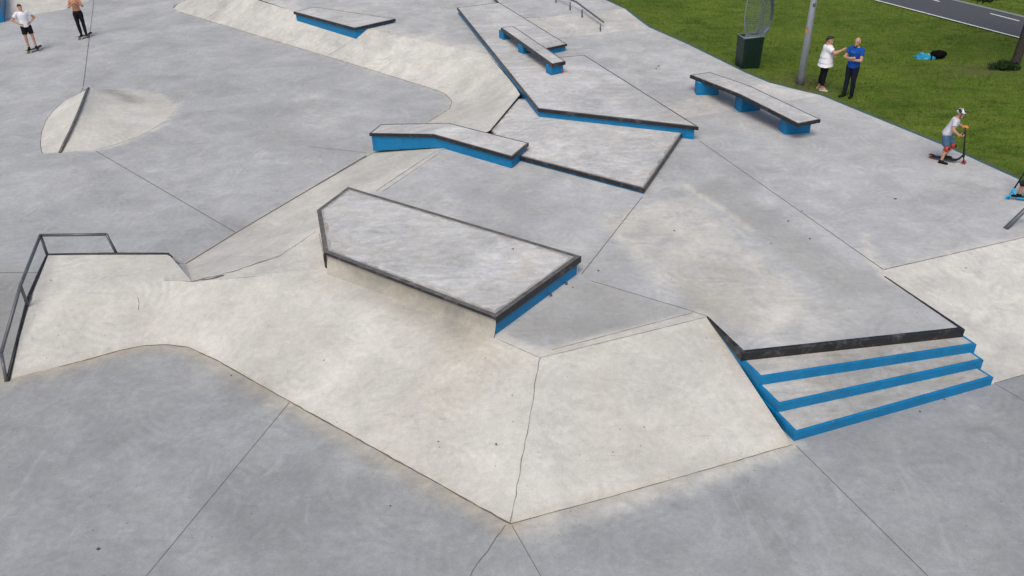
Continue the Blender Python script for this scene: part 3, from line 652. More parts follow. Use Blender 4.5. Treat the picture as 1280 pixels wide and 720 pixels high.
outv = [(-side(d01[0])), (-side(d01[0])-side(d01[1]))/(1+side(d01[0]).dot(side(d01[1]))), (-side(d01[1])-side(d01[2]))/(1+side(d01[1]).dot(side(d01[2]))), -side(d01[2])]
hts = [.03, .17, .17, .012]
for p, o_, h in zip(path, outv, hts):
    tw = .055 if h > .1 else .02; lp.v += [p+o_*.012+Vector((0, 0, .004)), p+o_*.02+Vector((0, 0, -.006)), p+o_*.02+Vector((0, 0, -h)), p-o_*tw*1.1+Vector((0, 0, -h)), p-o_*tw+Vector((0, 0, .004))]
for i in range(3):
    for j in range(5): a = i*5; lp.f.append([a+j, a+(j+1) % 5, a+5+(j+1) % 5, a+5+j])
lp.f += [[4, 3, 2, 1, 0], [15, 16, 17, 18, 19]]
lp.build('lip', MT['black'], st)
pp = MB(); pp.prism([(p.x, p.y) for p in (at(886, 398, 0), lipL*1, lipR*1, at(1103, 345, 0))], LO, -.02); pp.build('riser', MT['blue'], st)

# ------------------------------------------------------------------ rails
gr = empty('guard_rail', at(59, 318, 0), 0, 'grey square tube guard rail along the raised landing at the left', 'railing')
def post_top(u, v, z, v2):  # height whose top shows at row v2 (same plan position)
    b = at(u, v, z); h = .0
    while h < 2:
        q = np.array(b)+[0, 0, h]-np.array([0, 0, CAMZ]); vv_ = 360-FOC*(q@CY)/(q@FW)
        if vv_ <= v2: break
        h += .004
    return b+Vector((0, 0, h))
g1, g2, g3, g4 = at(145.5, 316.5, 0), at(59, 318.5, 0), at(34, 380, -.03), at(8, 477, LO)
h_ = .43
tops = [p+Vector((0, 0, h_)) for p in (g1, g2, g3)]+[g4+Vector((0, 0, .42))]
def sq(mb, pts, w): mb.tube(pts, w/2*1.3, 4)
shift = at(133, 293, tops[0].z)-tops[0]; shift.z = 0
t1 = at(133, 293, h_+.02); t2 = at(50.5, 294, h_+.02); t3 = at(25.5, 357, h_); t4 = at(1.5, 441, LO+.42)
for a_, b_ in ((g1, t1), (g2, t2), (g3, t3), (g4, t4)):
    mb = MB(); mb.tube([a_, b_], .031, 8); mb.build('post', MT['steel'], gr, True)
mb = MB(); mb.tube([t1, t2], .033, 8); mb.tube([t2, t3, t4], .033, 8); mb.build('top_rail', MT['steel'], gr, True)

rr = empty('grind_rail', at(728, 20, TP), 0, 'thin round grind rail on slim posts sloping down the far bank', 'rail')
rp = [(660, -28, TP+.34), (711.7, -1, TP+.32), (720, 2.2, TP+.31), (741.7, 18.3, .52), (754.5, 27.6, .42)]
mb = MB(); mb.tube([V3(p) for p in rp], .034, 8); mb.build('rail_bar', MT['steel'], rr, True)
for (u, v, z, u2, v2, z2) in [(695, 3.5, TP, 695.3, -9, TP+.32), (712.6, 12.7, TP, 713, .3, TP+.31), (727.5, 21.8, .33, 729, 9, TP+.26), (750.3, 40, U, 752, 26, .43)]:
    mb = MB(); b = at(u, v, z); mb.tube([b+Vector((0, 0, -.03)), Vector((b.x, b.y, 0)) + Vector((0, 0, at(u2, v2, z2).z))], .028, 8); mb.build('post', MT['steel'], rr, True)
r2 = empty('slanted_rail', at(1257, 286, 0), 0, 'short grey flat topped rail rising from the plaza at the right picture edge', 'rail')
mb = MB(); a, b = at(1257, 286, .0), at(1281, 262.5, .35); c = b+Vector((2.4, -.9, 0)); d = at(1257, 286, 0)+Vector((5, -1.6, 0)); d.z = -.2
mb.tube([a, b, c, d], .055, 8); mb.build('rail_bar', MT['steel'], r2, True)
mb = MB(); mb.tube([c+Vector((-.3, .1, 0)), Vector((c.x-.3, c.y+.1, -.3))], .03, 8); mb.build('post', MT['steel'], r2, True)

# ------------------------------------------------------------------ lawn, path
E3 = [V3(p) for p in EDGE]
lawn_px = [p for p in E3]
far = [Vector((16, 6, -.05)), Vector((60, 0, -.05)), Vector((260, 60, -.05)), Vector((260, 320, -.05)), Vector((-20, 320, .2)), Vector((0, 62, .3))]
E4 = [Vector((p.x+.03, p.y+.03, p.z-.02)) for p in E3]; off4 = [Vector((p.x+2.2, p.y+1.2, -.02)) for p in E3]
surface('lawn', [[E4[i], E4[i+1], off4[i+1], off4[i]] for i in range(len(E4)-1)]+[off4+[Vector((p.x, p.y, -.02)) for p in far]], lambda x, y, z: M4(x, r=np.clip(.95*ex(-(dist_poly(x, y, E3)/.22)**2)+.8*ex(-((x-at(1000, 106, 0).x)**2+(y-at(1000, 106, 0).y)**2)/.8)+.9*ex(-((x-at(1240, 86, 0).x)**2/2.5+(y-at(1240, 86, 0).y)**2/.4)), 0, 1)), .5, MT['lawn'])
g = mesh_obj('ground', [(-700, -700, -.9), (700, -700, -.9), (700, 700, -.9), (-700, 700, -.9)], [[0, 1, 2, 3]], MT['lawn']); tag(g, kind='structure')
# teal edging strip between concrete and lawn
ed = MB()
for i in range(len(E3)-1):
    a, b = E3[i], E3[i+1]; d = (b-a).normalized(); s = Vector((-d.y, d.x, 0))
    if s.x < 0: s = -s
    for (aa, bb) in ((a, b),):
        v = [aa+Vector((0, 0, .008)), bb+Vector((0, 0, .008)), bb+s*.045+Vector((0, 0, .012)), aa+s*.045+Vector((0, 0, .012)), bb+s*.045+Vector((0, 0, -.15)), aa+s*.045+Vector((0, 0, -.15))]
        ed.add(v, [[0, 1, 2, 3], [3, 2, 4, 5]])
tag(ed.build('edging_strip', MT['teal']), kind='structure')
gz = -.0
n0, n1 = at(1083, -2, gz), at(1285, 51, gz); f0, f1 = at(1165, -8, gz), at(1285, 25.5, gz)
dp = (n1-n0).normalized(); fd = dp; fm_ = at(1245, 14, gz); f0, f1 = fm_-dp*6, fm_+dp*3
def strip_poly(a, b, c, d, z): return [Vector((p.x, p.y, z)) for p in (a, b, c, d)]
ext = lambda p, d, k: p+d*k
ra = strip_poly(ext(n0, dp, -120), ext(n1, dp, 60), ext(f1, fd, 60), ext(f0, fd, -120), .012)
o = mesh_obj('cycle_path', ra, [[0, 1, 2, 3]], MT['asphalt']); tag(o, kind='structure')
mk = MB(); sn = Vector((-dp.y, dp.x, 0)); sf = Vector((-fd.y, fd.x, 0))
def mark(p, q, w, sgn):
    d = (q-p).normalized(); s = Vector((-d.y, d.x, 0))*w*sgn; z = Vector((0, 0, .018)); mk.add([p+z, q+z, q+s+z, p+s+z], [[0, 1, 2, 3]])
mark(ext(n0, dp, -60), ext(n1, dp, 30), .11, 1)
for a_, b_ in [((1163, -.5), (1173, 2.6)), ((1236.5, 17.5), (1273, 27))]:
    mark(at(*a_, 0), at(*b_, 0), .10, 1)
tag(mk.build('road_marking', MT['white']), kind='structure')
kb_ = MB(); kb_.add([ext(f0, fd, -100)+Vector((0, 0, .02)), ext(f1, fd, 50)+Vector((0, 0, .02)), ext(f1, fd, 50)+sf*.22+Vector((0, 0, .02)), ext(f0, fd, -100)+sf*.22+Vector((0, 0, .02))], [[0, 1, 2, 3]])
tag(kb_.build('kerb', MT['kerb']), kind='structure')
# grass blades
poly = [(p.x, p.y) for p in E3]+[(p.x, p.y) for p in far]
NB = 150000
bx = rng.uniform(4, 34, NB*3); by = rng.uniform(12, 50, NB*3)
ok = inside(bx, by, poly)&~inside(bx, by, [(p.x, p.y) for p in ra]); bx = bx[ok][:NB]; by = by[ok][:NB]; nb = len(bx)
dE = dist_poly(bx, by, E3); keep = (dE > .05)&(rng.random(len(dE)) < np.clip(.25+dE/.5, 0, 1)); bx = bx[keep]; by = by[keep]; nb = len(bx)
# ground height along the lawn edge: same blend as the lawn sheet, sampled from it
from mathutils.bvhtree import BVHTree
lo = bpy.data.objects['lawn']; bv = BVHTree.FromPolygons([v.co.copy() for v in lo.data.vertices], [list(p.vertices) for p in lo.data.polygons])
def lawn_z(x, y):
    h = bv.ray_cast(Vector((x, y, 5)), Vector((0, 0, -1)))[0]; return h.z if h else 0
gx = np.arange(0, 42, 1.0); gy = np.arange(8, 56, 1.0); GZ = np.array([[lawn_z(a, b) for b in gy] for a in gx])
ix = np.clip((bx-gx[0]).astype(int), 0, len(gx)-2); iy = np.clip((by-gy[0]).astype(int), 0, len(gy)-2); fx = bx-gx[ix]; fy = by-gy[iy]
bz_ = (GZ[ix, iy]*(1-fx)*(1-fy)+GZ[ix+1, iy]*fx*(1-fy)+GZ[ix, iy+1]*(1-fx)*fy+GZ[ix+1, iy+1]*fx*fy)
bz_ = np.where(dE[keep] < 1.6, np.array([lawn_z(a, b) if d < 1.6 else 0 for a, b, d in zip(bx, by, dE[keep])]), bz_)-.005
an = rng.uniform(0, 2*PI, nb); hh = rng.uniform(.025, .075, nb)*(.6+.8*np.abs(np.sin(bx*1.7+np.sin(by*2.3)*1.5)*np.cos(by*1.3+np.sin(bx*.9)*2))); ww = rng.uniform(.008, .018, nb); tl = rng.uniform(0, .05, nb); ta = rng.uniform(0, 2*PI, nb)
vb = np.empty((nb, 3, 3)); ca, sa = np.cos(an)*ww, np.sin(an)*ww
vb[:, 0] = np.stack([bx-ca, by-sa, bz_], 1); vb[:, 1] = np.stack([bx+ca, by+sa, bz_], 1); vb[:, 2] = np.stack([bx+np.cos(ta)*tl, by+np.sin(ta)*tl, bz_+hh], 1)
me = bpy.data.meshes.new('grass'); me.from_pydata(vb.reshape(-1, 3).tolist(), [], np.arange(nb*3).reshape(-1, 3).tolist()); me.materials.append(MT['blade'])
o = bpy.data.objects.new('grass', me); COL.objects.link(o); tag(o, 'short mown grass blades over the lawn', 'grass', kind='stuff')

# ------------------------------------------------------------------ lamp post, bin, tree, bags
p0 = at(1000, 105.5, lawn_z(*at(1000, 105.5, .08)[:2])); lp_ = empty('lamp_post', p0, 0, 'tall pale grey lamp post at the lawn edge beside the two adults', 'lamp post')
mb = MB(); mb.tube([(0, 0, -.2), (0, 0, .45)], [.118, .115], 20); mb.build('base_sleeve', MT['polebase'], lp_, True, True)
mb = MB(); mb.tube([(0, 0, .45), (0, 0, 4), (0, 0, 7.6), (.02, 0, 8.3)], [.108, .088, .062, .05], 20); mb.build('pole', MT['pole'], lp_, True, True)
mb = MB(); mb.tube([(0, 0, 8.3), (.25, .1, 8.5), (.9, .3, 8.55)], .04, 10); mb.build('arm', MT['pole'], lp_, True, True)
mb = MB(); mb.ell((1.25, .42, 8.55), (.42, .16, .07), Matrix.Rotation(.32, 3, 'Z')); mb.build('lamp_head', MT['polebase'], lp_, True, True)
rr_ = []
for (zz, ang, hh_, ww_) in [(1.62, 200, .13, .10)]:
    mb = MB(); r_ = .107
    for k in range(7):
        t = math.radians(ang+(k-3)*9)
        mb.v += [Vector((r_*math.cos(t), r_*math.sin(t), zz)), Vector((r_*math.cos(t), r_*math.sin(t), zz+hh_))]
    mb.f += [[2*k, 2*k+2, 2*k+3, 2*k+1] for k in range(6)]; mb.build('sticker', MT['orange'], lp_, False, True)
mb = MB(); mb.box((.0, -.1, 2.45), (.08, .02, .10)); mb.build('cover_plate', MT['polebase'], lp_, False, True)

bb0 = at(934, 81.5, U); bn = empty('litter_bin', (bb0.x, bb0.y, lawn_z(bb0.x, bb0.y)), math.radians(12), 'dark green litter bin with a tall hooped wire catching net on the lawn', 'litter bin')
mb = MB(); w1, w2, d1, hb = .32, .345, .24, 1.0
mb.ring_loft([[Vector((sx*w, sy*d, z)) for sx, sy in ((-1, -1), (1, -1), (1, 1), (-1, 1))] for z, w, d in ((-.05, w1, d1), (hb-.06, w2, d1+.02), (hb-.06, w2+.012, d1+.032), (hb, w2+.012, d1+.032))]); mb.build('bin_body', MT['bin'], bn, False, True)
mb = MB()
for k in range(5): mb.box((-.22+k*.11, -d1-.018, .48), (.02, .02, .85))
mb.build('bin_rib', MT['bin'], bn, False, True)
hoop = [Vector((-.06+.42*math.sin(t)-.02, -.16-.25*math.sin(t)*.3, 1.98-.92*math.cos(t))) for t in np.linspace(-PI*.86, PI*.86, 29)]
hoop = [Vector((-.13+.33*math.sin(t), -.20+.10*math.sin(t), 1.86+.86*math.cos(t))) for t in np.linspace(-PI*.90, PI*.90, 65)]
mb = MB(); mb.tube(hoop, .020, 8); 
mb.tube([(-.34, -.26, 1.03), (.34, -.26, 1.03), (.34, .26, 1.03), (-.34, .26, 1.03), (-.34, -.26, 1.03)], .022, 6); mb.build('hoop', MT['net'], bn, True, True)
# the net: hoop swept back into the bin mouth
NN = 65; NJ_ = 21
def netpt(i, s):
    h = hoop[i]; k = s
    back = Vector((.62*math.sin(PI*.5*k)+.10*math.sin(PI*k), .34*k, 0))
    q = Vector((h.x*(1-.45*k)+back.x, h.y+back.y, h.z*(1-k*.40)+1.15*k*.40))
    return q
nv = [netpt(i, j/(NJ_-1)) for i in range(NN) for j in range(NJ_)]
mb = MB()
for i in range(NN): mb.tube([nv[i*NJ_+j] for j in range(NJ_)], .0042, 3, False)
for j in range(1, NJ_): mb.tube([nv[i*NJ_+j] for i in range(NN)], .0042, 3, False)
for k in range(1, 20):       # cross wires in the closed back
    a = NN*k//41; mb.tube([nv[a*NJ_+NJ_-1], nv[(NN-1-a)*NJ_+NJ_-1]], .0042, 3, False)
mb.build('net', MT['net'], bn, False, True)
mb = MB()
for i in range(34, 54):
    for j in range(5, 10):
        q = [netpt(i, j/10), netpt(i+1, j/10), netpt(i+1, (j+1)/10), netpt(i, (j+1)/10)]; q = [p+Vector((.012, .012, .0)) for p in q]; mb.add(q, [[0, 1, 2, 3]])
mb.build('net_patch', MT['bluenet'], bn, False, True)
mb = MB()
for (x, y) in ((-.33, -.25), (.33, -.25), (.33, .25)): mb.tube([(x, y, .98), (x*1.0, y, 1.12)], .02, 6)
ring1 = [(-.30, -.24, 1.02), (.36, -.25, 1.02), (.40, .25, 1.02), (.72, .18, 1.35), (.60, -.1, 1.30)]
mb.add([(-.33, -.262, 1.02), (.34, -.262, 1.02), (.36, -.27, 1.16), (-.02, -.275, 1.12), (-.33, -.265, 1.18)], [[0, 1, 2, 3, 4]])
mb.add([(.345, -.262, 1.02), (.35, .26, 1.02), (.62, .2, 1.28), (.56, -.12, 1.26), (.365, -.265, 1.15)], [[0, 1, 2, 3, 4]])
mb.build('net_collar', MT['net'], bn, False, True)

tb = at(1267.5, 84, 0); tz = lawn_z(tb.x, tb.y); tr = empty('tree', (tb.x, tb.y, tz), 0, 'dark barked tree at the upper right corner of the lawn, leaves hanging low', 'tree')
mb = MB(); mb.tube([(0, 0, -.3), (0, 0, .05), (.03, .02, .5), (.10, .03, 2), (.18, .0, 4), (.15, .1, 6.5)], [.18, .15, .135, .13, .12, .07], 14)
for k in range(9):
    a = k*2.4; z0 = 2.9+k*.35; l = random.uniform(1.6, 2.8); mb.tube([(.13, 0, z0), (math.cos(a)*l*.5, math.sin(a)*l*.5, z0+.7), (math.cos(a)*l, math.sin(a)*l, z0+.9)], [.07, .045, .015], 7)
dv = at(1232, -3, 2.2)-tb; mb.tube([(.14, 0, 3.0), (dv.x*.55, dv.y*.55, 2.95), (dv.x, dv.y, 2.45)], [.06, .04, .012], 7)
mb.build('trunk', MT['bark'], tr, True, True)
def leaves(mb, c, r, n, s):
    for _ in range(n):
        d = Vector((random.gauss(0, 1), random.gauss(0, 1), random.gauss(0, 1))).normalized()*(random.random()**.45); p = Vector(c)+Vector((d.x*r[0], d.y*r[1], d.z*r[2]))
        m_ = Euler((random.uniform(0, 6), random.uniform(0, 6), random.uniform(0, 6))).to_matrix(); l = s*random.uniform(.6, 1.3)
        mb.add([p+m_ @ Vector(q) for q in ((-l, 0, 0), (0, -l*.45, l*.12), (l, 0, 0), (0, l*.45, l*.12))], [[0, 1, 2, 3]])
mb = MB()
for k in range(26):
    a = random.uniform(0, 6.28); rr0 = random.uniform(.4, 2.6); leaves(mb, (math.cos(a)*rr0, math.sin(a)*rr0+.2, random.uniform(3.9, 7.4)), (.9, .9, .6), 130, .09)
leaves(mb, (dv.x, dv.y, 2.26), (.50, .3, .16), 420, .075); leaves(mb, (dv.x-.35, dv.y+.05, 2.32), (.25, .25, .12), 110, .07)
mb.build('crown', MT['leaf'], tr, False, True)
sb = at(1254, 86, 0); sh = empty('shrub', (sb.x, sb.y, lawn_z(sb.x, sb.y)), 0, 'low dark green weedy shrub at the foot of the tree', 'shrub')
mb = MB(); leaves(mb, (0, 0, .12), (.34, .25, .17), 420, .055); leaves(mb, (-.30, .12, .10), (.16, .14, .12), 90, .05); leaves(mb, (.28, -.05, .10), (.25, .2, .14), 260, .05)
for _ in range(60):
    a = random.uniform(0, 6.28); l = random.uniform(.15, .45); x = random.uniform(-.5, .4); mb.tube([(x, random.uniform(-.15, .15), 0), (x+math.cos(a)*l*.5, math.sin(a)*l*.5, l)], [.006, .002], 3)
mb.build('foliage', MT['shrub'], sh, False, True)

bk0 = at(1172, 71.5, 0); bk = empty('backpack', (bk0.x, bk0.y, lawn_z(bk0.x, bk0.y)+.005), .1, 'black backpack lying on the lawn beside a cyan jacket', 'backpack')
mb = MB(); mb.ell((0, 0, .12), (.27, .19, .13), None, 18, 10); mb.ell((.10, -.04, .13), (.17, .15, .11)); mb.ell((-.15, .05, .12), (.11, .10, .10)); mb.build('bag_body', MT['pack'], bk, True, True)
mb = MB(); mb.ell((-.02, -.17, .13), (.17, .09, .10)); mb.build('front_pocket', MT['pack'], bk, True, True)
for dx in (-.1, .08): 
    mb = MB(); mb.tube([(dx-.05, .10, .22), (dx-.12, .0, .25), (dx-.20, -.12, .17), (dx-.26, -.22, .02)], .022, 6); mb.build('strap', MT['pack'], bk, True, True)
jk0 = at(1157, 71.5, 0); NJ = 24; mb = MB()
for i in range(NJ):
    for j in range(NJ):
        x = (i/(NJ-1)-.5)*.70; y = (j/(NJ-1)-.5)*.50; r = max(0, 1-(x/.35)**2-(y/.25)**2)
        h = .02+.11*r**.5*(.6+.9*abs(mnoise.noise(Vector((x*5, y*7, 3.3)))))+.04*mnoise.noise(Vector((x*11, y*11, 1)))*r
        mb.v.append(Vector((x+.04*mnoise.noise(Vector((x*6, y*6, 8))), y+.05*mnoise.noise(Vector((x*6, y*6, 5))), max(.004, h) if r > 0 else -.01)))
mb.f = [[i*NJ+j, (i+1)*NJ+j, (i+1)*NJ+j+1, i*NJ+j+1] for i in range(NJ-1) for j in range(NJ-1)]
o = mb.build('jacket', MT['jacket'], None, True); o.location = (jk0.x, jk0.y, lawn_z(jk0.x, jk0.y)+.02); tag(o, 'crumpled cyan jacket dropped on the lawn next to the black backpack', 'jacket')
cn0 = at(702.5, 91, LEDZ); mb = MB(); mb.tube([(0, 0, 0), (0, 0, .01), (0, 0, .11), (0, 0, .12)], [.028, .034, .034, .027], 14); o = mb.build('drink_can', MT['red'], None, False); o.location = cn0; tag(o, 'small red drink can beside the foot of the short bench', 'can')

# ------------------------------------------------------------------ people
DG = None
def remeshed(name, mb, mat, parent, vox, smooth_it=2, smooth_f=.5):
    me = bpy.data.meshes.new('tmp'); me.from_pydata([tuple(p) for p in mb.v], [], mb.f); o = bpy.data.objects.new('tmp', me); COL.objects.link(o)
    bm = bmesh.new(); bm.from_mesh(me); bmesh.ops.recalc_face_normals(bm, faces=bm.faces[:]); bm.to_mesh(me); bm.free()
    r = o.modifiers.new('r', 'REMESH'); r.mode = 'VOXEL'; r.voxel_size = vox; r.use_smooth_shade = True
    s = o.modifiers.new('s', 'SMOOTH'); s.factor = smooth_f; s.iterations = smooth_it
    dg = bpy.context.evaluated_depsgraph_get(); m2 = bpy.data.meshes.new_from_object(o.evaluated_get(dg), depsgraph=dg)
    bpy.data.objects.remove(o); m2.name = name; m2.materials.clear(); m2.materials.append(mat)
    m2.polygons.foreach_set('use_smooth', [True]*len(m2.polygons))
    n = bpy.data.objects.new(name, m2); COL.objects.link(n); n.parent = parent; return n
def rings_along(pel, nck, specs, right, fwd):
    """elliptical cross sections along the pelvis-neck line; specs: (t, half width, half depth, forward shift)"""
    R_ = []
    for t, a, d, s in specs:
        c = pel.lerp(nck, t)+fwd*s; R_.append([c+right*(a*math.cos(k*2*PI/20))+fwd*(d*math.sin(k*2*PI/20)) for k in range(20)])
    return R_
def figure(name, label, loc, rz, h, J, skin='skin', stout=1.0, hands=None, head_yaw=0, head_pitch=0, shirt=None, sleeve=.55, shirt_end=-.10, legs=None, leg_end=1.0, leg_r=1.15, shoes='blackcloth', hair='hair', hat=None, beard=None, cat='person', ruffle=False, group=None):
    """J: joints in metres for a 1.75 m body, x right, y front, z up"""
    s = h/1.75
    root = empty(name, loc, rz, label, cat, group)
    J = {k: Vector(v)*s for k, v in J.items()}
    pel, nck, hd = J['pelvis'], J['neck'], J['head']
    right = (J['sh_r']-J['sh_l']).normalized(); up = (nck-pel).normalized(); fwd = up.cross(right).normalized(); right = fwd.cross(up).normalized()
    hr = (J['hip_r']-J['hip_l']).normalized()
    b = MB(); k = s*stout
    tors = [(-.12, .10, .085, 0), (-.06, .155, .11, -.005), (.05, .168, .118, -.01), (.22, .15, .105, 0), (.40, .138, .098, .005), (.60, .155, .108, .012), (.78, .17, .11, .012), (.90, .165, .095, .0), (.97, .12, .075, -.005), (1.02, .062, .06, 0)]
    tors = [(t, a*k, d*k, f*s) for t, a, d, f in tors]
    b.ring_loft(rings_along(pel, nck, tors, right, fwd))
    b.capsule(nck-up*.06*s, .062*s, hd-up*.04*s, .055*s)
    HM = Matrix.Rotation(head_yaw, 3, up) @ Matrix((right, fwd, up)).transposed() @ Matrix.Rotation(head_pitch, 3, 'X')
    H_ = lambda x, y, z: hd + HM @ (Vector((x, y, z))*s)
    b.ell(hd+HM @ Vector((0, -.005, .03))*s, (.077*s, .098*s, .098*s), HM); b.ell(H_(0, .02, -.045), (.06*s, .072*s, .075*s), HM)
    b.ell(H_(0, .10, -.012), (.013*s, .02*s, .024*s), HM); b.ell(H_(0, .085, -.085), (.03*s, .02*s, .018*s), HM)
    for sx in (-1, 1): b.ell(H_(sx*.08, -.008, -.005), (.012*s, .022*s, .032*s), HM)
    for q in 'lr':
        sh, el, wr = J['sh_'+q], J['el_'+q], J['wr_'+q]; hp, kn, an, to = J['hip_'+q], J['kn_'+q], J['an_'+q], J['toe_'+q]
        b.capsule(nck-up*.07*s, .055*s, sh, .058*k); b.capsule(sh, .056*k, el, .041*k); b.capsule(el, .043*k, wr, .028*s); m_ = el.lerp(wr, .3); b.ell(m_, (.043*k,)*3)
        b.capsule(hp, .092*k, kn, .058*k); b.capsule(kn, .057*k, an, .038*s); b.ell(kn.lerp(an, .28)-fwd*.012*s, (.056*k, .056*k, .10*s))
        # hand
        hdv = J.get('hand_'+q); d = (hdv-wr).normalized() if hdv else (wr-el).normalized()
        pn = J.get('palm_'+q); pn = (pn/s).normalized() if pn else right*(1 if q == 'l' else -1)
        side_ = d.cross(pn).normalized(); pn = side_.cross(d).normalized()
        PM = Matrix((side_, d, pn)).transposed(); pc = wr+d*.05*s
        b.ell(pc, (.04*s, .055*s, .017*s), PM)
        curl = J.get('curl_'+q); cu = (curl.x/s) if curl else .35
        for fi, (ox, L_) in enumerate(((-.029, .066), (-.010, .078), (.010, .073), (.028, .056))):
            base = pc+side_*ox*s+d*.045*s; p1 = base+(d*math.cos(cu)+pn*math.sin(cu))*L_*.5*s; p2 = p1+(d*math.cos(2.1*cu)+pn*math.sin(2.1*cu))*L_*.5*s
            b.capsule(base, .0095*s, p1, .0088*s, 8); b.capsule(p1, .0088*s, p2, .007*s, 8)
        tb_ = pc-side_*.030*s-d*.02*s; tt = tb_-side_*.035*s+d*.03*s+pn*.015*s; b.capsule(tb_, .013*s, tt, .010*s, 8); b.capsule(tt, .010*s, tt+d*.028*s+pn*.012*s, .008*s, 8)
        fd_ = (to-an); fd_.z = 0; fd_.normalize(); b.capsule(an-fd_*.03*s+Vector((0, 0, -.045))*s, .036*s, Vector((to.x, to.y, an.z-.058*s)), .030*s); b.capsule(an, .040*s, an+Vector((0, 0, -.04))*s, .042*s)
    remeshed('body', b, MT[skin], root, .0085, 2, .4)
    # eyes
    for sx in (-1, 1):
        e_ = MB(); e_.ell(H_(sx*.032, .088, .018), (.012*s, .007*s, .008*s), HM, 8, 6); e_.build('eye', MT['hair'], root, True, True)
    mth = MB(); mth.ell(H_(0, .094, -.058), (.022*s, .006*s, .006*s), HM, 8, 6); mth.build('mouth', MT['red'] if False else MT['skintan'], root, True, True)
    if shirt:
        c = MB(); ts = [(shirt_end, .178, .128, -.005)]+[(t, a*1.0, d, f) for t, a, d, f in ((.02, .186, .135, -.006), (.22, .176, .128, .0), (.40, .166, .122, .004), (.60, .178, .126, .012), (.78, .187, .126, .012), (.90, .178, .11, 0), (.975, .125, .086, -.005), (1.0, .085, .072, 0))]
        c.ring_loft(rings_along(pel, nck, [(t, a*k, d*k, f*s) for t, a, d, f in ts], right, fwd))
        for q in 'lr':
            sh, el = J['sh_'+q], J['el_'+q]; c.capsule(nck-up*.075*s, .065*s, sh, .07*k); e2 = sh.lerp(el, sleeve); c.tube([sh, sh.lerp(e2, .5), e2], [.072*k, .070*k, .072*k], 14)
        if ruffle:
            for t0, t1, w0, w1 in ((.62, .30, 1.08, 1.22), (.34, .0, 1.16, 1.34), (.05, -.22, 1.2, 1.48)):
                c.ring_loft(rings_along(pel, nck, [(t0, .165*k*w0, .12*k*w0, .01), (t1, .165*k*w1, .125*k*w1, .0)], right, fwd))
        so = remeshed('shirt', c, MT[shirt], root, .011, 3, .5)
    if legs:
        c = MB(); c.ring_loft(rings_along(pel, nck, [(-.13, .12*k, .10*k, 0), (-.06, .168*k, .122*k, -.005*s), (.05, .178*k, .128*k, -.01*s), (.17, .162*k, .116*k, 0)], right, fwd))
        for q in 'lr':
            hp, kn, an = J['hip_'+q], J['kn_'+q], J['an_'+q]
            if leg_end <= .5:
                e2 = hp.lerp(kn, leg_end*2); c.tube([hp+up*.03*s, hp.lerp(e2, .5), e2], [.10*k*leg_r, .092*k*leg_r, .088*k*leg_r], 16)
            else:
                e2 = kn.lerp(an, (leg_end-.5)*2); c.capsule(hp, .097*k*leg_r, kn, .064*k*leg_r); c.tube([kn, kn.lerp(e2, .35)-fwd*.008*s, e2], [.064*k*leg_r, .062*k*leg_r, .050*s*leg_r], 16)
        remeshed('shorts' if leg_end <= .5 else 'trousers', c, MT[legs], root, .011, 3, .5)
    if shoes:
        for q in 'lr':
            an, to = J['an_'+q], J['toe_'+q]; fd_ = (to-an); fd_.z = 0; fd_.normalize(); c = MB(); zt = an.z-.052*s
            c.capsule(Vector((an.x, an.y, zt))-fd_*.035*s, .045*s, Vector((to.x, to.y, zt-.008*s))+fd_*.01*s, .038*s); c.capsule(an+Vector((0, 0, -.005))*s, .047*s, an+Vector((0, 0, -.045))*s, .047*s)
            remeshed('shoe', c, MT[shoes], root, .009, 2, .4)
    if hair:
        c = MB()
        n, m2 = 20, 8; rg = []
        for i in range(m2):
            q_ = math.radians(8+i*(90-8)/(m2-1)); rg.append([H_(.086*math.cos(q_)*math.cos(a), -.012+.108*math.cos(q_)*math.sin(a), .045+.092*math.sin(q_)-(.05 if math.sin(a) < -.2 and i == 0 else 0)+(.02 if math.sin(a) > .5 and i == 0 else 0)) for a in [x*2*PI/n for x in range(n)]])
        c.ring_loft(rg); remeshed('hair', c, MT[hair], root, .009, 1, .4)
    if beard:
        c = MB(); c.ell(H_(0, .045, -.088), (.056*s, .056*s, .045*s), HM); remeshed('beard', c, MT[beard], root, .009, 1, .4)
    root['_s'] = s
    return root, H_, HM, s, J, fwd, right, up
STAND = dict(pelvis=(0, 0, .93), neck=(0, -.01, 1.475), head=(0, .02, 1.615), sh_r=(.175, -.01, 1.41), sh_l=(-.175, -.01, 1.41), el_r=(.22, -.02, 1.13), el_l=(-.22, -.02, 1.13), wr_r=(.22, .06, .88), wr_l=(-.22, .06, .88),
             hip_r=(.09, 0, .89), hip_l=(-.09, 0, .89), kn_r=(.10, .015, .49), kn_l=(-.10, .015, .49), an_r=(.10, -.01, .09), an_l=(-.10, -.01, .09), toe_r=(.12, .15, .03), toe_l=(-.12, .15, .03))
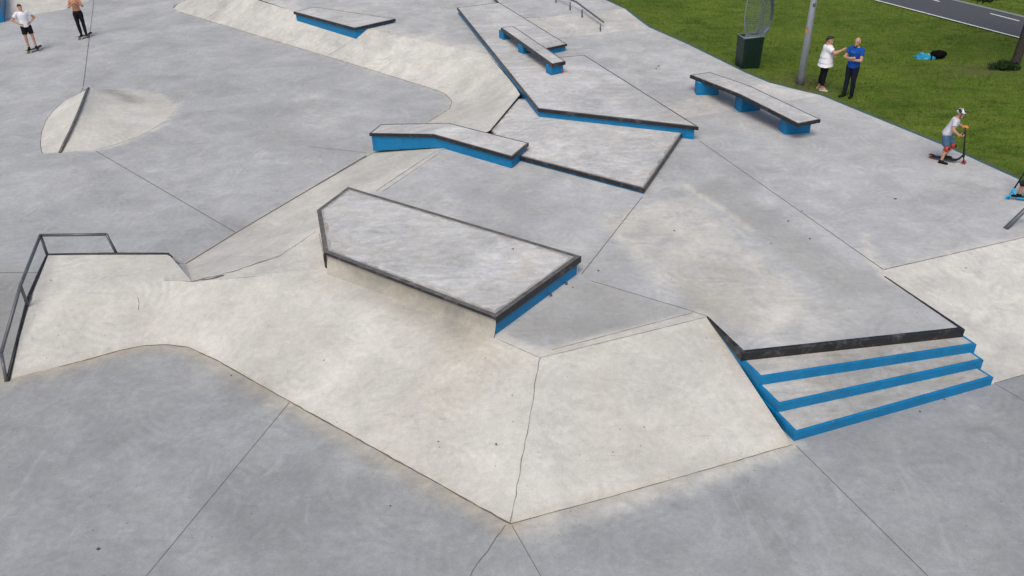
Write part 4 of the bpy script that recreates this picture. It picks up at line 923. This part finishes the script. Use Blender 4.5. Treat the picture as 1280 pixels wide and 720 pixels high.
def skateboard(label, p, rz, tilt=0):
    r = empty('skateboard', p, rz, label, 'skateboard', 'skateboards under the two skaters')
    d = MB(); n = 16; L = .40; outl = []
    secs = [(-.40, .055, .150), (-.37, .085, .140), (-.30, .10, .108), (-.24, .102, .10), (0, .102, .097), (.24, .102, .10), (.30, .10, .108), (.37, .085, .140), (.40, .055, .150)]
    d.ring_loft([[Vector((x, -w, z)), Vector((x, w, z)), Vector((x, w, z+.011)), Vector((x, -w, z+.011))] for x, w, z in secs]); d.build('deck', MT['wood'], r, False, True)
    g_ = MB(); g_.v = [Vector((x, sy*(w-.003), z+.0135)) for x, w, z in secs for sy in (-1, 1)]; g_.f = [[2*i, 2*i+2, 2*i+3, 2*i+1] for i in range(len(secs)-1)]; g_.build('grip_sheet', MT['grip'], r, False, True)
    for x in (-.22, .22):
        t = MB(); t.tube([(x, -.10, .052), (x, .10, .052)], .012, 8); t.box((x, 0, .074), (.06, .05, .042)); t.build('truck', MT['steel'], r, False, True)
        for y in (-.092, .092):
            w_ = MB(); w_.tube([(x, y-.017, .029), (x, y-.013, .029), (x, y+.013, .029), (x, y+.017, .029)], [.024, .029, .029, .024], 14); w_.build('wheel', MT['urethane'], r, True, True)
    return r
# skater in white T-shirt, hands on hips
p = at(42.5, 64.5, LO); J = dict(STAND)
J.update(el_r=(.40, -.07, 1.17), wr_r=(.20, .03, 1.02), hand_r=(.14, .10, 1.0), palm_r=(-.3, -.8, .2), el_l=(-.40, -.07, 1.17), wr_l=(-.20, .03, 1.02), hand_l=(-.14, .10, 1.0), palm_l=(.3, -.8, .2), an_r=(.13, .0, .09), an_l=(-.13, .02, .09), kn_r=(.13, .03, .49), kn_l=(-.12, .03, .49), toe_r=(.18, .14, .03), toe_l=(-.16, .15, .03))
figure('person', 'skater in a white T-shirt and black shorts, hands on hips on a skateboard', p+Vector((0, 0, .112)), math.radians(214), 1.78, J, shirt='wshirt', legs='blackcloth', leg_end=.36, leg_r=1.12, head_yaw=.35, head_pitch=-.1)
skateboard('dark skateboard under the skater in a white T-shirt', p, math.radians(66))
p = at(106, 47.5, LO); J = dict(STAND)
J.update(el_r=(.27, .10, 1.19), wr_r=(.06, .23, 1.33), hand_r=(-.03, .22, 1.40), palm_r=(0, -1, .2), el_l=(-.27, .10, 1.19), wr_l=(-.06, .24, 1.36), hand_l=(.03, .22, 1.42), palm_l=(0, -1, .2), an_r=(.09, .0, .09), an_l=(-.10, .06, .09))
fg_ = figure('person', 'shirtless skater in black trousers with a white side stripe, standing on a skateboard', p+Vector((0, 0, .112)), math.radians(200), 1.78, J, 'skintan', legs='blackcloth', leg_r=1.12, leg_end=.98)
root, H_, HM, s, J, fwd, right, up = fg_
mb = MB()
for k in range(13):
    t = k/12; a = J['hip_r'].lerp(J['kn_r'], t*2) if t < .5 else J['kn_r'].lerp(J['an_r'], t*2-1); r_ = (.115-.04*min(1, t*2) if t < .5 else .078-.012*(t*2-1))*s
    mb.v += [a+Vector((r_, -.014, 0)), a+Vector((r_, .014, 0))]
mb.f = [[2*k, 2*k+1, 2*k+3, 2*k+2] for k in range(12)]; mb.build('stripe', MT['wshirt'], root, False, True)
skateboard('dark skateboard under the shirtless skater in black trousers', p, math.radians(62))
# woman and man by the lamp post
def lawn_at(u, v):
    q = at(u, v, 0); 
    for _ in range(4): q = at(u, v, lawn_z(q.x, q.y))
    return q
J = dict(STAND); J.update(sh_r=(.185, .02, 1.41), el_r=(.24, .24, 1.28), wr_r=(.17, .43, 1.38), hand_r=(.15, .53, 1.45), curl_r=(.7, 0, 0), palm_r=(-1, 0, 0), el_l=(-.27, .02, 1.13), wr_l=(-.18, .20, 1.05), hand_l=(-.10, .28, 1.05), an_r=(.09, .02, .09), an_l=(-.10, -.08, .09), kn_l=(-.10, -.02, .49), toe_l=(-.13, .09, .03))
w = figure('person', 'woman in a loose white layered top and black trousers, arm stretched towards the man', lawn_at(1026, 112), math.radians(-112), 1.66, J, stout=1.36, shirt='wshirt', sleeve=.62, shirt_end=-.14, ruffle=True, legs='blackcloth', leg_end=.9, leg_r=1.05, shoes=None)
root, H_, HM, s, J, fwd, right, up = w
for q in 'lr':
    an, to = J['an_'+q], J['toe_'+q]; mb = MB(); d = (to-an); d.z = 0; d.normalize(); c = an+d*.06; m_ = Matrix.Translation((c.x, c.y, .012)) @ Matrix.Rotation(math.atan2(d.y, d.x), 4, 'Z'); mb.box((0, 0, 0), (.25, .09, .02), m_); mb.tube([c+Vector((0, -.05, 0))-Vector((0, 0, c.z-.02))+d*.03, c+d*.05+Vector((0, 0, .07-c.z)), c+Vector((0, .05, 0))-Vector((0, 0, c.z-.02))+d*.03], .012, 6); mb.build('sandal', MT['wshirt'], root, False, True)
mb = MB(); mb.tube([H_(-.078, .06, .085), H_(-.03, .095, .095), H_(.03, .095, .095), H_(.078, .06, .085)], .014, 6); mb.tube([H_(-.08, .06, .085), H_(-.088, -.04, .05)], .006, 6); mb.tube([H_(.08, .06, .085), H_(.088, -.04, .05)], .006, 6); mb.build('sunglasses', MT['rubber'], root, True, True)
mb = MB(); mb.ell(H_(0, -.10, .03), (.05*s, .045*s, .05*s), HM); mb.build('hair_bun', MT['hair'], root, True, True)
J = dict(STAND); J.update(el_r=(.26, .10, 1.15), wr_r=(.02, .24, 1.19), hand_r=(-.09, .23, 1.22), palm_r=(0, -1, 0), el_l=(-.26, .10, 1.15), wr_l=(-.02, .20, 1.14), hand_l=(.10, .20, 1.14), palm_l=(0, -1, 0), an_r=(.10, .04, .09), an_l=(-.10, -.04, .09), toe_r=(.13, .19, .03), toe_l=(-.14, .12, .03))
w = figure('person', 'bald bearded man in a royal blue T-shirt and dark trousers, arms folded', lawn_at(1059, 121), math.radians(128), 1.80, J, stout=1.03, shirt='bshirt', legs='navy', leg_r=1.1, hair=None, beard='beard', head_yaw=.1)
root, H_, HM, s, J, fwd, right, up = w
mb = MB()
for i in range(7):
    for j in range(3):
        if (i*5+j*3) % 4 == 0: continue
        x = (-.075+i*.025)*s; z = (1.33+j*.022)*s; mb.box((x, .138*s-abs(x)*.12, z), (.019, .008, .014))
mb.build('shirt_print', MT['print'], root, False, True)
# scooters and children
def scooter(label, p, rz, col, deckmat, wheelmat, hbar=.84, rake=.10, lean=0):
    r = empty('kick_scooter', p, rz, label, 'scooter', 'kick scooters by the lawn edge'); 
    mb = MB(); mb.ring_loft([[Vector((sx*w, y, z)) for sx, z in ((-1, .058), (1, .058), (1, .088), (-1, .088))] for y, w in ((-.36, .035), (-.30, .058), (.16, .058), (.24, .03))]); mb.build('deck', MT[deckmat], r, False, True)
    mb = MB(); mb.box((0, -.06, .091), (.10, .40, .004)); mb.build('grip_sheet', MT['grip'], r, False, True)
    hx = .40; top = Vector((0, hx-.06-rake, hbar)); nk = Vector((0, hx-.05, .24))
    mb = MB(); mb.tube([(0, .20, .075), (0, .27, .12), nk], [.024, .024, .028], 10); mb.tube([nk+Vector((0, -.005, .06)), nk, nk-Vector((0, -.01, .06))], .028, 10)
    for sx in (-1, 1): mb.tube([nk-Vector((-sx*.022, -.01, .05)), (sx*.026, hx, .055)], .011, 8)
    mb.build('fork', MT[deckmat], r, True, True)
    mb = MB(); mb.tube([nk, top], .018, 10); mb.build('stem', MT[col], r, True, True)
    mb = MB(); mb.tube([top+Vector((-.27, -.03, .015)), top, top+Vector((.27, -.03, .015))], .014, 8); mb.build('handlebar', MT[col], r, True, True)
    for sx in (-1, 1):
        mb = MB(); mb.tube([top+Vector((sx*.16, -.018, .009)), top+Vector((sx*.29, -.032, .016))], .019, 10); mb.build('grip', MT['rubber'], r, True, True)
    for y in (-.36, hx):
        mb = MB(); mb.tube([(-.014, y, .055), (-.009, y, .055), (.009, y, .055), (.014, y, .055)], [.047, .055, .055, .047], 18); w_ = mb.build('wheel', MT[wheelmat], r, True, True)
        mb = MB(); mb.tube([(-.017, y, .055), (.017, y, .055)], .026, 12); mb.build('hub', MT['steel' if wheelmat == 'red' else 'rubber'], w_, True, True)
    mb = MB(); mb.ring_loft([[Vector((sx*.026, y, z+dz)) for sx, dz in ((-1, 0), (1, 0), (1, .008), (-1, .008))] for y, z in ((-.27, .09), (-.33, .115), (-.39, .118), (-.43, .095))]); mb.build('brake', MT[deckmat], r, False, True)
    return r, top
sp_ = at(1182.5, 201.5, 0); srz = math.radians(-122)
sc, top = scooter('black kick scooter with red wheels under the helmeted child', sp_, srz, 'rubber', 'rubber', 'red')
hgt = 1.53; k_ = 1.75/hgt
tl = lambda x, y, z: (x*k_, y*k_, z*k_)
# child stands with left foot on the deck and right foot on the ground (child's local frame = scooter frame)
J = dict(pelvis=tl(.06, -.14, .75), neck=tl(.03, -.01, 1.16), head=tl(.03, .045, 1.275), sh_r=tl(.165, -.02, 1.11), sh_l=tl(-.11, -.02, 1.12), el_r=tl(.25, -.02, .92), el_l=tl(-.21, .03, .94), wr_r=tl(.245, .15, .80), wr_l=tl(-.245, .17, .86), hand_r=tl(.245, .24, .855), hand_l=tl(-.245, .24, .87), palm_r=(0, .3, -1), palm_l=(0, .3, -1), curl_r=(1.0, 0, 0), curl_l=(1.0, 0, 0),
         hip_r=tl(.135, -.16, .70), hip_l=tl(-.01, -.14, .70), kn_r=tl(.17, -.06, .40), kn_l=tl(-.02, .06, .43), an_r=tl(.20, -.10, .075), an_l=tl(-.01, -.06, .165), toe_r=tl(.22, .03, .03), toe_l=tl(-.01, .08, .12))
w = figure('person', 'child in a patterned helmet, pale T-shirt and denim shorts, riding the red wheeled scooter', sp_, srz, hgt, J, shirt='gshirt', sleeve=.6, legs='denim', leg_end=.40, leg_r=1.12, hair='hair', head_yaw=-.1, head_pitch=.0)
root, H_, HM, s, J, fwd, right, up = w
def helmet(root, H_, HM, s, mat):
    c = MB(); n = 22; rg = []
    for i in range(9):
        q_ = math.radians(-4+i*(92)/8); rg.append([H_(.108*math.cos(q_)*math.cos(a), -.01+.128*math.cos(q_)*math.sin(a), .045+.112*math.sin(q_)-(.03 if math.sin(a) < -.1 and i == 0 else 0)) for a in [x*2*PI/n for x in range(n)]])
    c.ring_loft(rg); hl = c.build('helmet', MT[mat], root, True, True)
    c = MB(); c.tube([H_(-.088, .02, .04), H_(-.066, .03, -.07), H_(0, .045, -.135), H_(.066, .03, -.07), H_(.088, .02, .04)], .008*s+.002, 6); c.build('chin_strap', MT['rubber'], root, True, True)
helmet(root, H_, HM, s, 'helmet')
def pads(root, J, s, mat):
    for q in 'lr':
        kn, an, hp = J['kn_'+q], J['an_'+q], J['hip_'+q]; c = MB(); c.tube([kn.lerp(hp, .14), kn, kn.lerp(an, .22)], [.072*s, .076*s, .066*s], 14); pd = c.build('knee_pad', MT[mat], root, True, True)
        c = MB(); f_ = ((kn-hp).normalized()-(an-kn).normalized()).normalized(); c.ell(kn+f_*.052*s+Vector((0, 0, -.01)), (.06*s, .055*s, .05*s)); c.build('pad_cap', MT['rubber'], pd, True, True); bpy.data.objects[pd.name].parent = root
pads(root, J, s, 'red')
def gloves(root, J, s, mat, sides='lr'):
    for q in sides:
        wr = J['wr_'+q]; hd_ = J['hand_'+q]; d = (hd_-wr).normalized(); c = MB(); c.capsule(wr-d*.02*s, .036*s, wr+d*.07*s, .050*s); c.capsule(wr+d*.06*s, .045*s, wr+d*.10*s-Vector((0, 0, .02*s)), .036*s); remeshed('glove', c, MT[mat], root, .009, 2, .4)
gloves(root, J, s, 'orangeglove', 'l'); gloves(root, J, s, 'skintan', 'r')
# second child, mostly beyond the right edge of the picture
fwp = at(1259.5, 249.5, 0); srz2 = math.radians(78); dv2 = Vector((-math.sin(srz2), math.cos(srz2), 0))
sp2 = fwp-dv2*.40
sc2, top2 = scooter('cyan kick scooter with a black stem, cut off by the right picture edge', sp2, srz2, 'rubber', 'cyan', 'cyan', .82, .14)
J = dict(pelvis=tl(.02, -.22, .78), neck=tl(.0, -.12, 1.20), head=tl(0, -.08, 1.31), sh_r=tl(.14, -.12, 1.14), sh_l=tl(-.14, -.12, 1.14), el_r=tl(.23, -.13, .93), el_l=tl(-.23, -.13, .93), wr_r=tl(.235, .0, .88), wr_l=tl(-.235, .0, .88), hand_r=tl(.24, .08, .85), hand_l=tl(-.24, .08, .85), palm_r=(0, .3, -1), palm_l=(0, .3, -1), curl_r=(1.0, 0, 0), curl_l=(1.0, 0, 0),
         hip_r=tl(.09, -.22, .74), hip_l=tl(-.06, -.22, .74), kn_r=tl(.06, -.10, .46), kn_l=tl(-.05, .10, .46), an_r=tl(.02, -.20, .165), an_l=tl(-.01, .09, .165), toe_r=tl(.03, -.08, .12), toe_l=tl(-.01, .21, .12))
w = figure('person', 'child in black knee pads on the cyan scooter, cut off by the right edge', sp2+dv2*.11, srz2, hgt, J, shirt='gshirt', sleeve=.6, legs='blackcloth', leg_end=.36, leg_r=1.12, hair='hair')
root, H_, HM, s, J, fwd, right, up = w
helmet(root, H_, HM, s, 'rubber'); pads(root, J, s, 'rubber')

# ------------------------------------------------------------------ light
wd = bpy.data.worlds.new('World'); S.world = wd; wd.use_nodes = True; nt = wd.node_tree
sky = nt.nodes.new('ShaderNodeTexSky'); sky.sky_type = 'NISHITA'; sky.sun_disc = False
SE, SR = math.radians(60), math.radians(196)
sky.sun_elevation = SE; sky.sun_rotation = SR; sky.air_density = 1.0; sky.dust_density = 4.0; sky.ozone_density = .6
bg = nt.nodes['Background']; nt.links.new(sky.outputs[0], bg.inputs['Color']); bg.inputs['Strength'].default_value = .12
ld = bpy.data.lights.new('sun', 'SUN'); ld.energy = 1.3; ld.angle = math.radians(28); ld.color = (1, .955, .90)
lo_ = bpy.data.objects.new('sun', ld); COL.objects.link(lo_)
sd_ = Vector((math.sin(SR)*math.cos(SE), math.cos(SR)*math.cos(SE), math.sin(SE)))
lo_.rotation_euler = sd_.to_track_quat('Z', 'Y').to_euler()
S.view_settings.view_transform = 'Standard'; S.view_settings.look = 'None'; S.view_settings.exposure = .12; S.view_settings.gamma = 1
S.render.resolution_x = 1024; S.render.resolution_y = 576
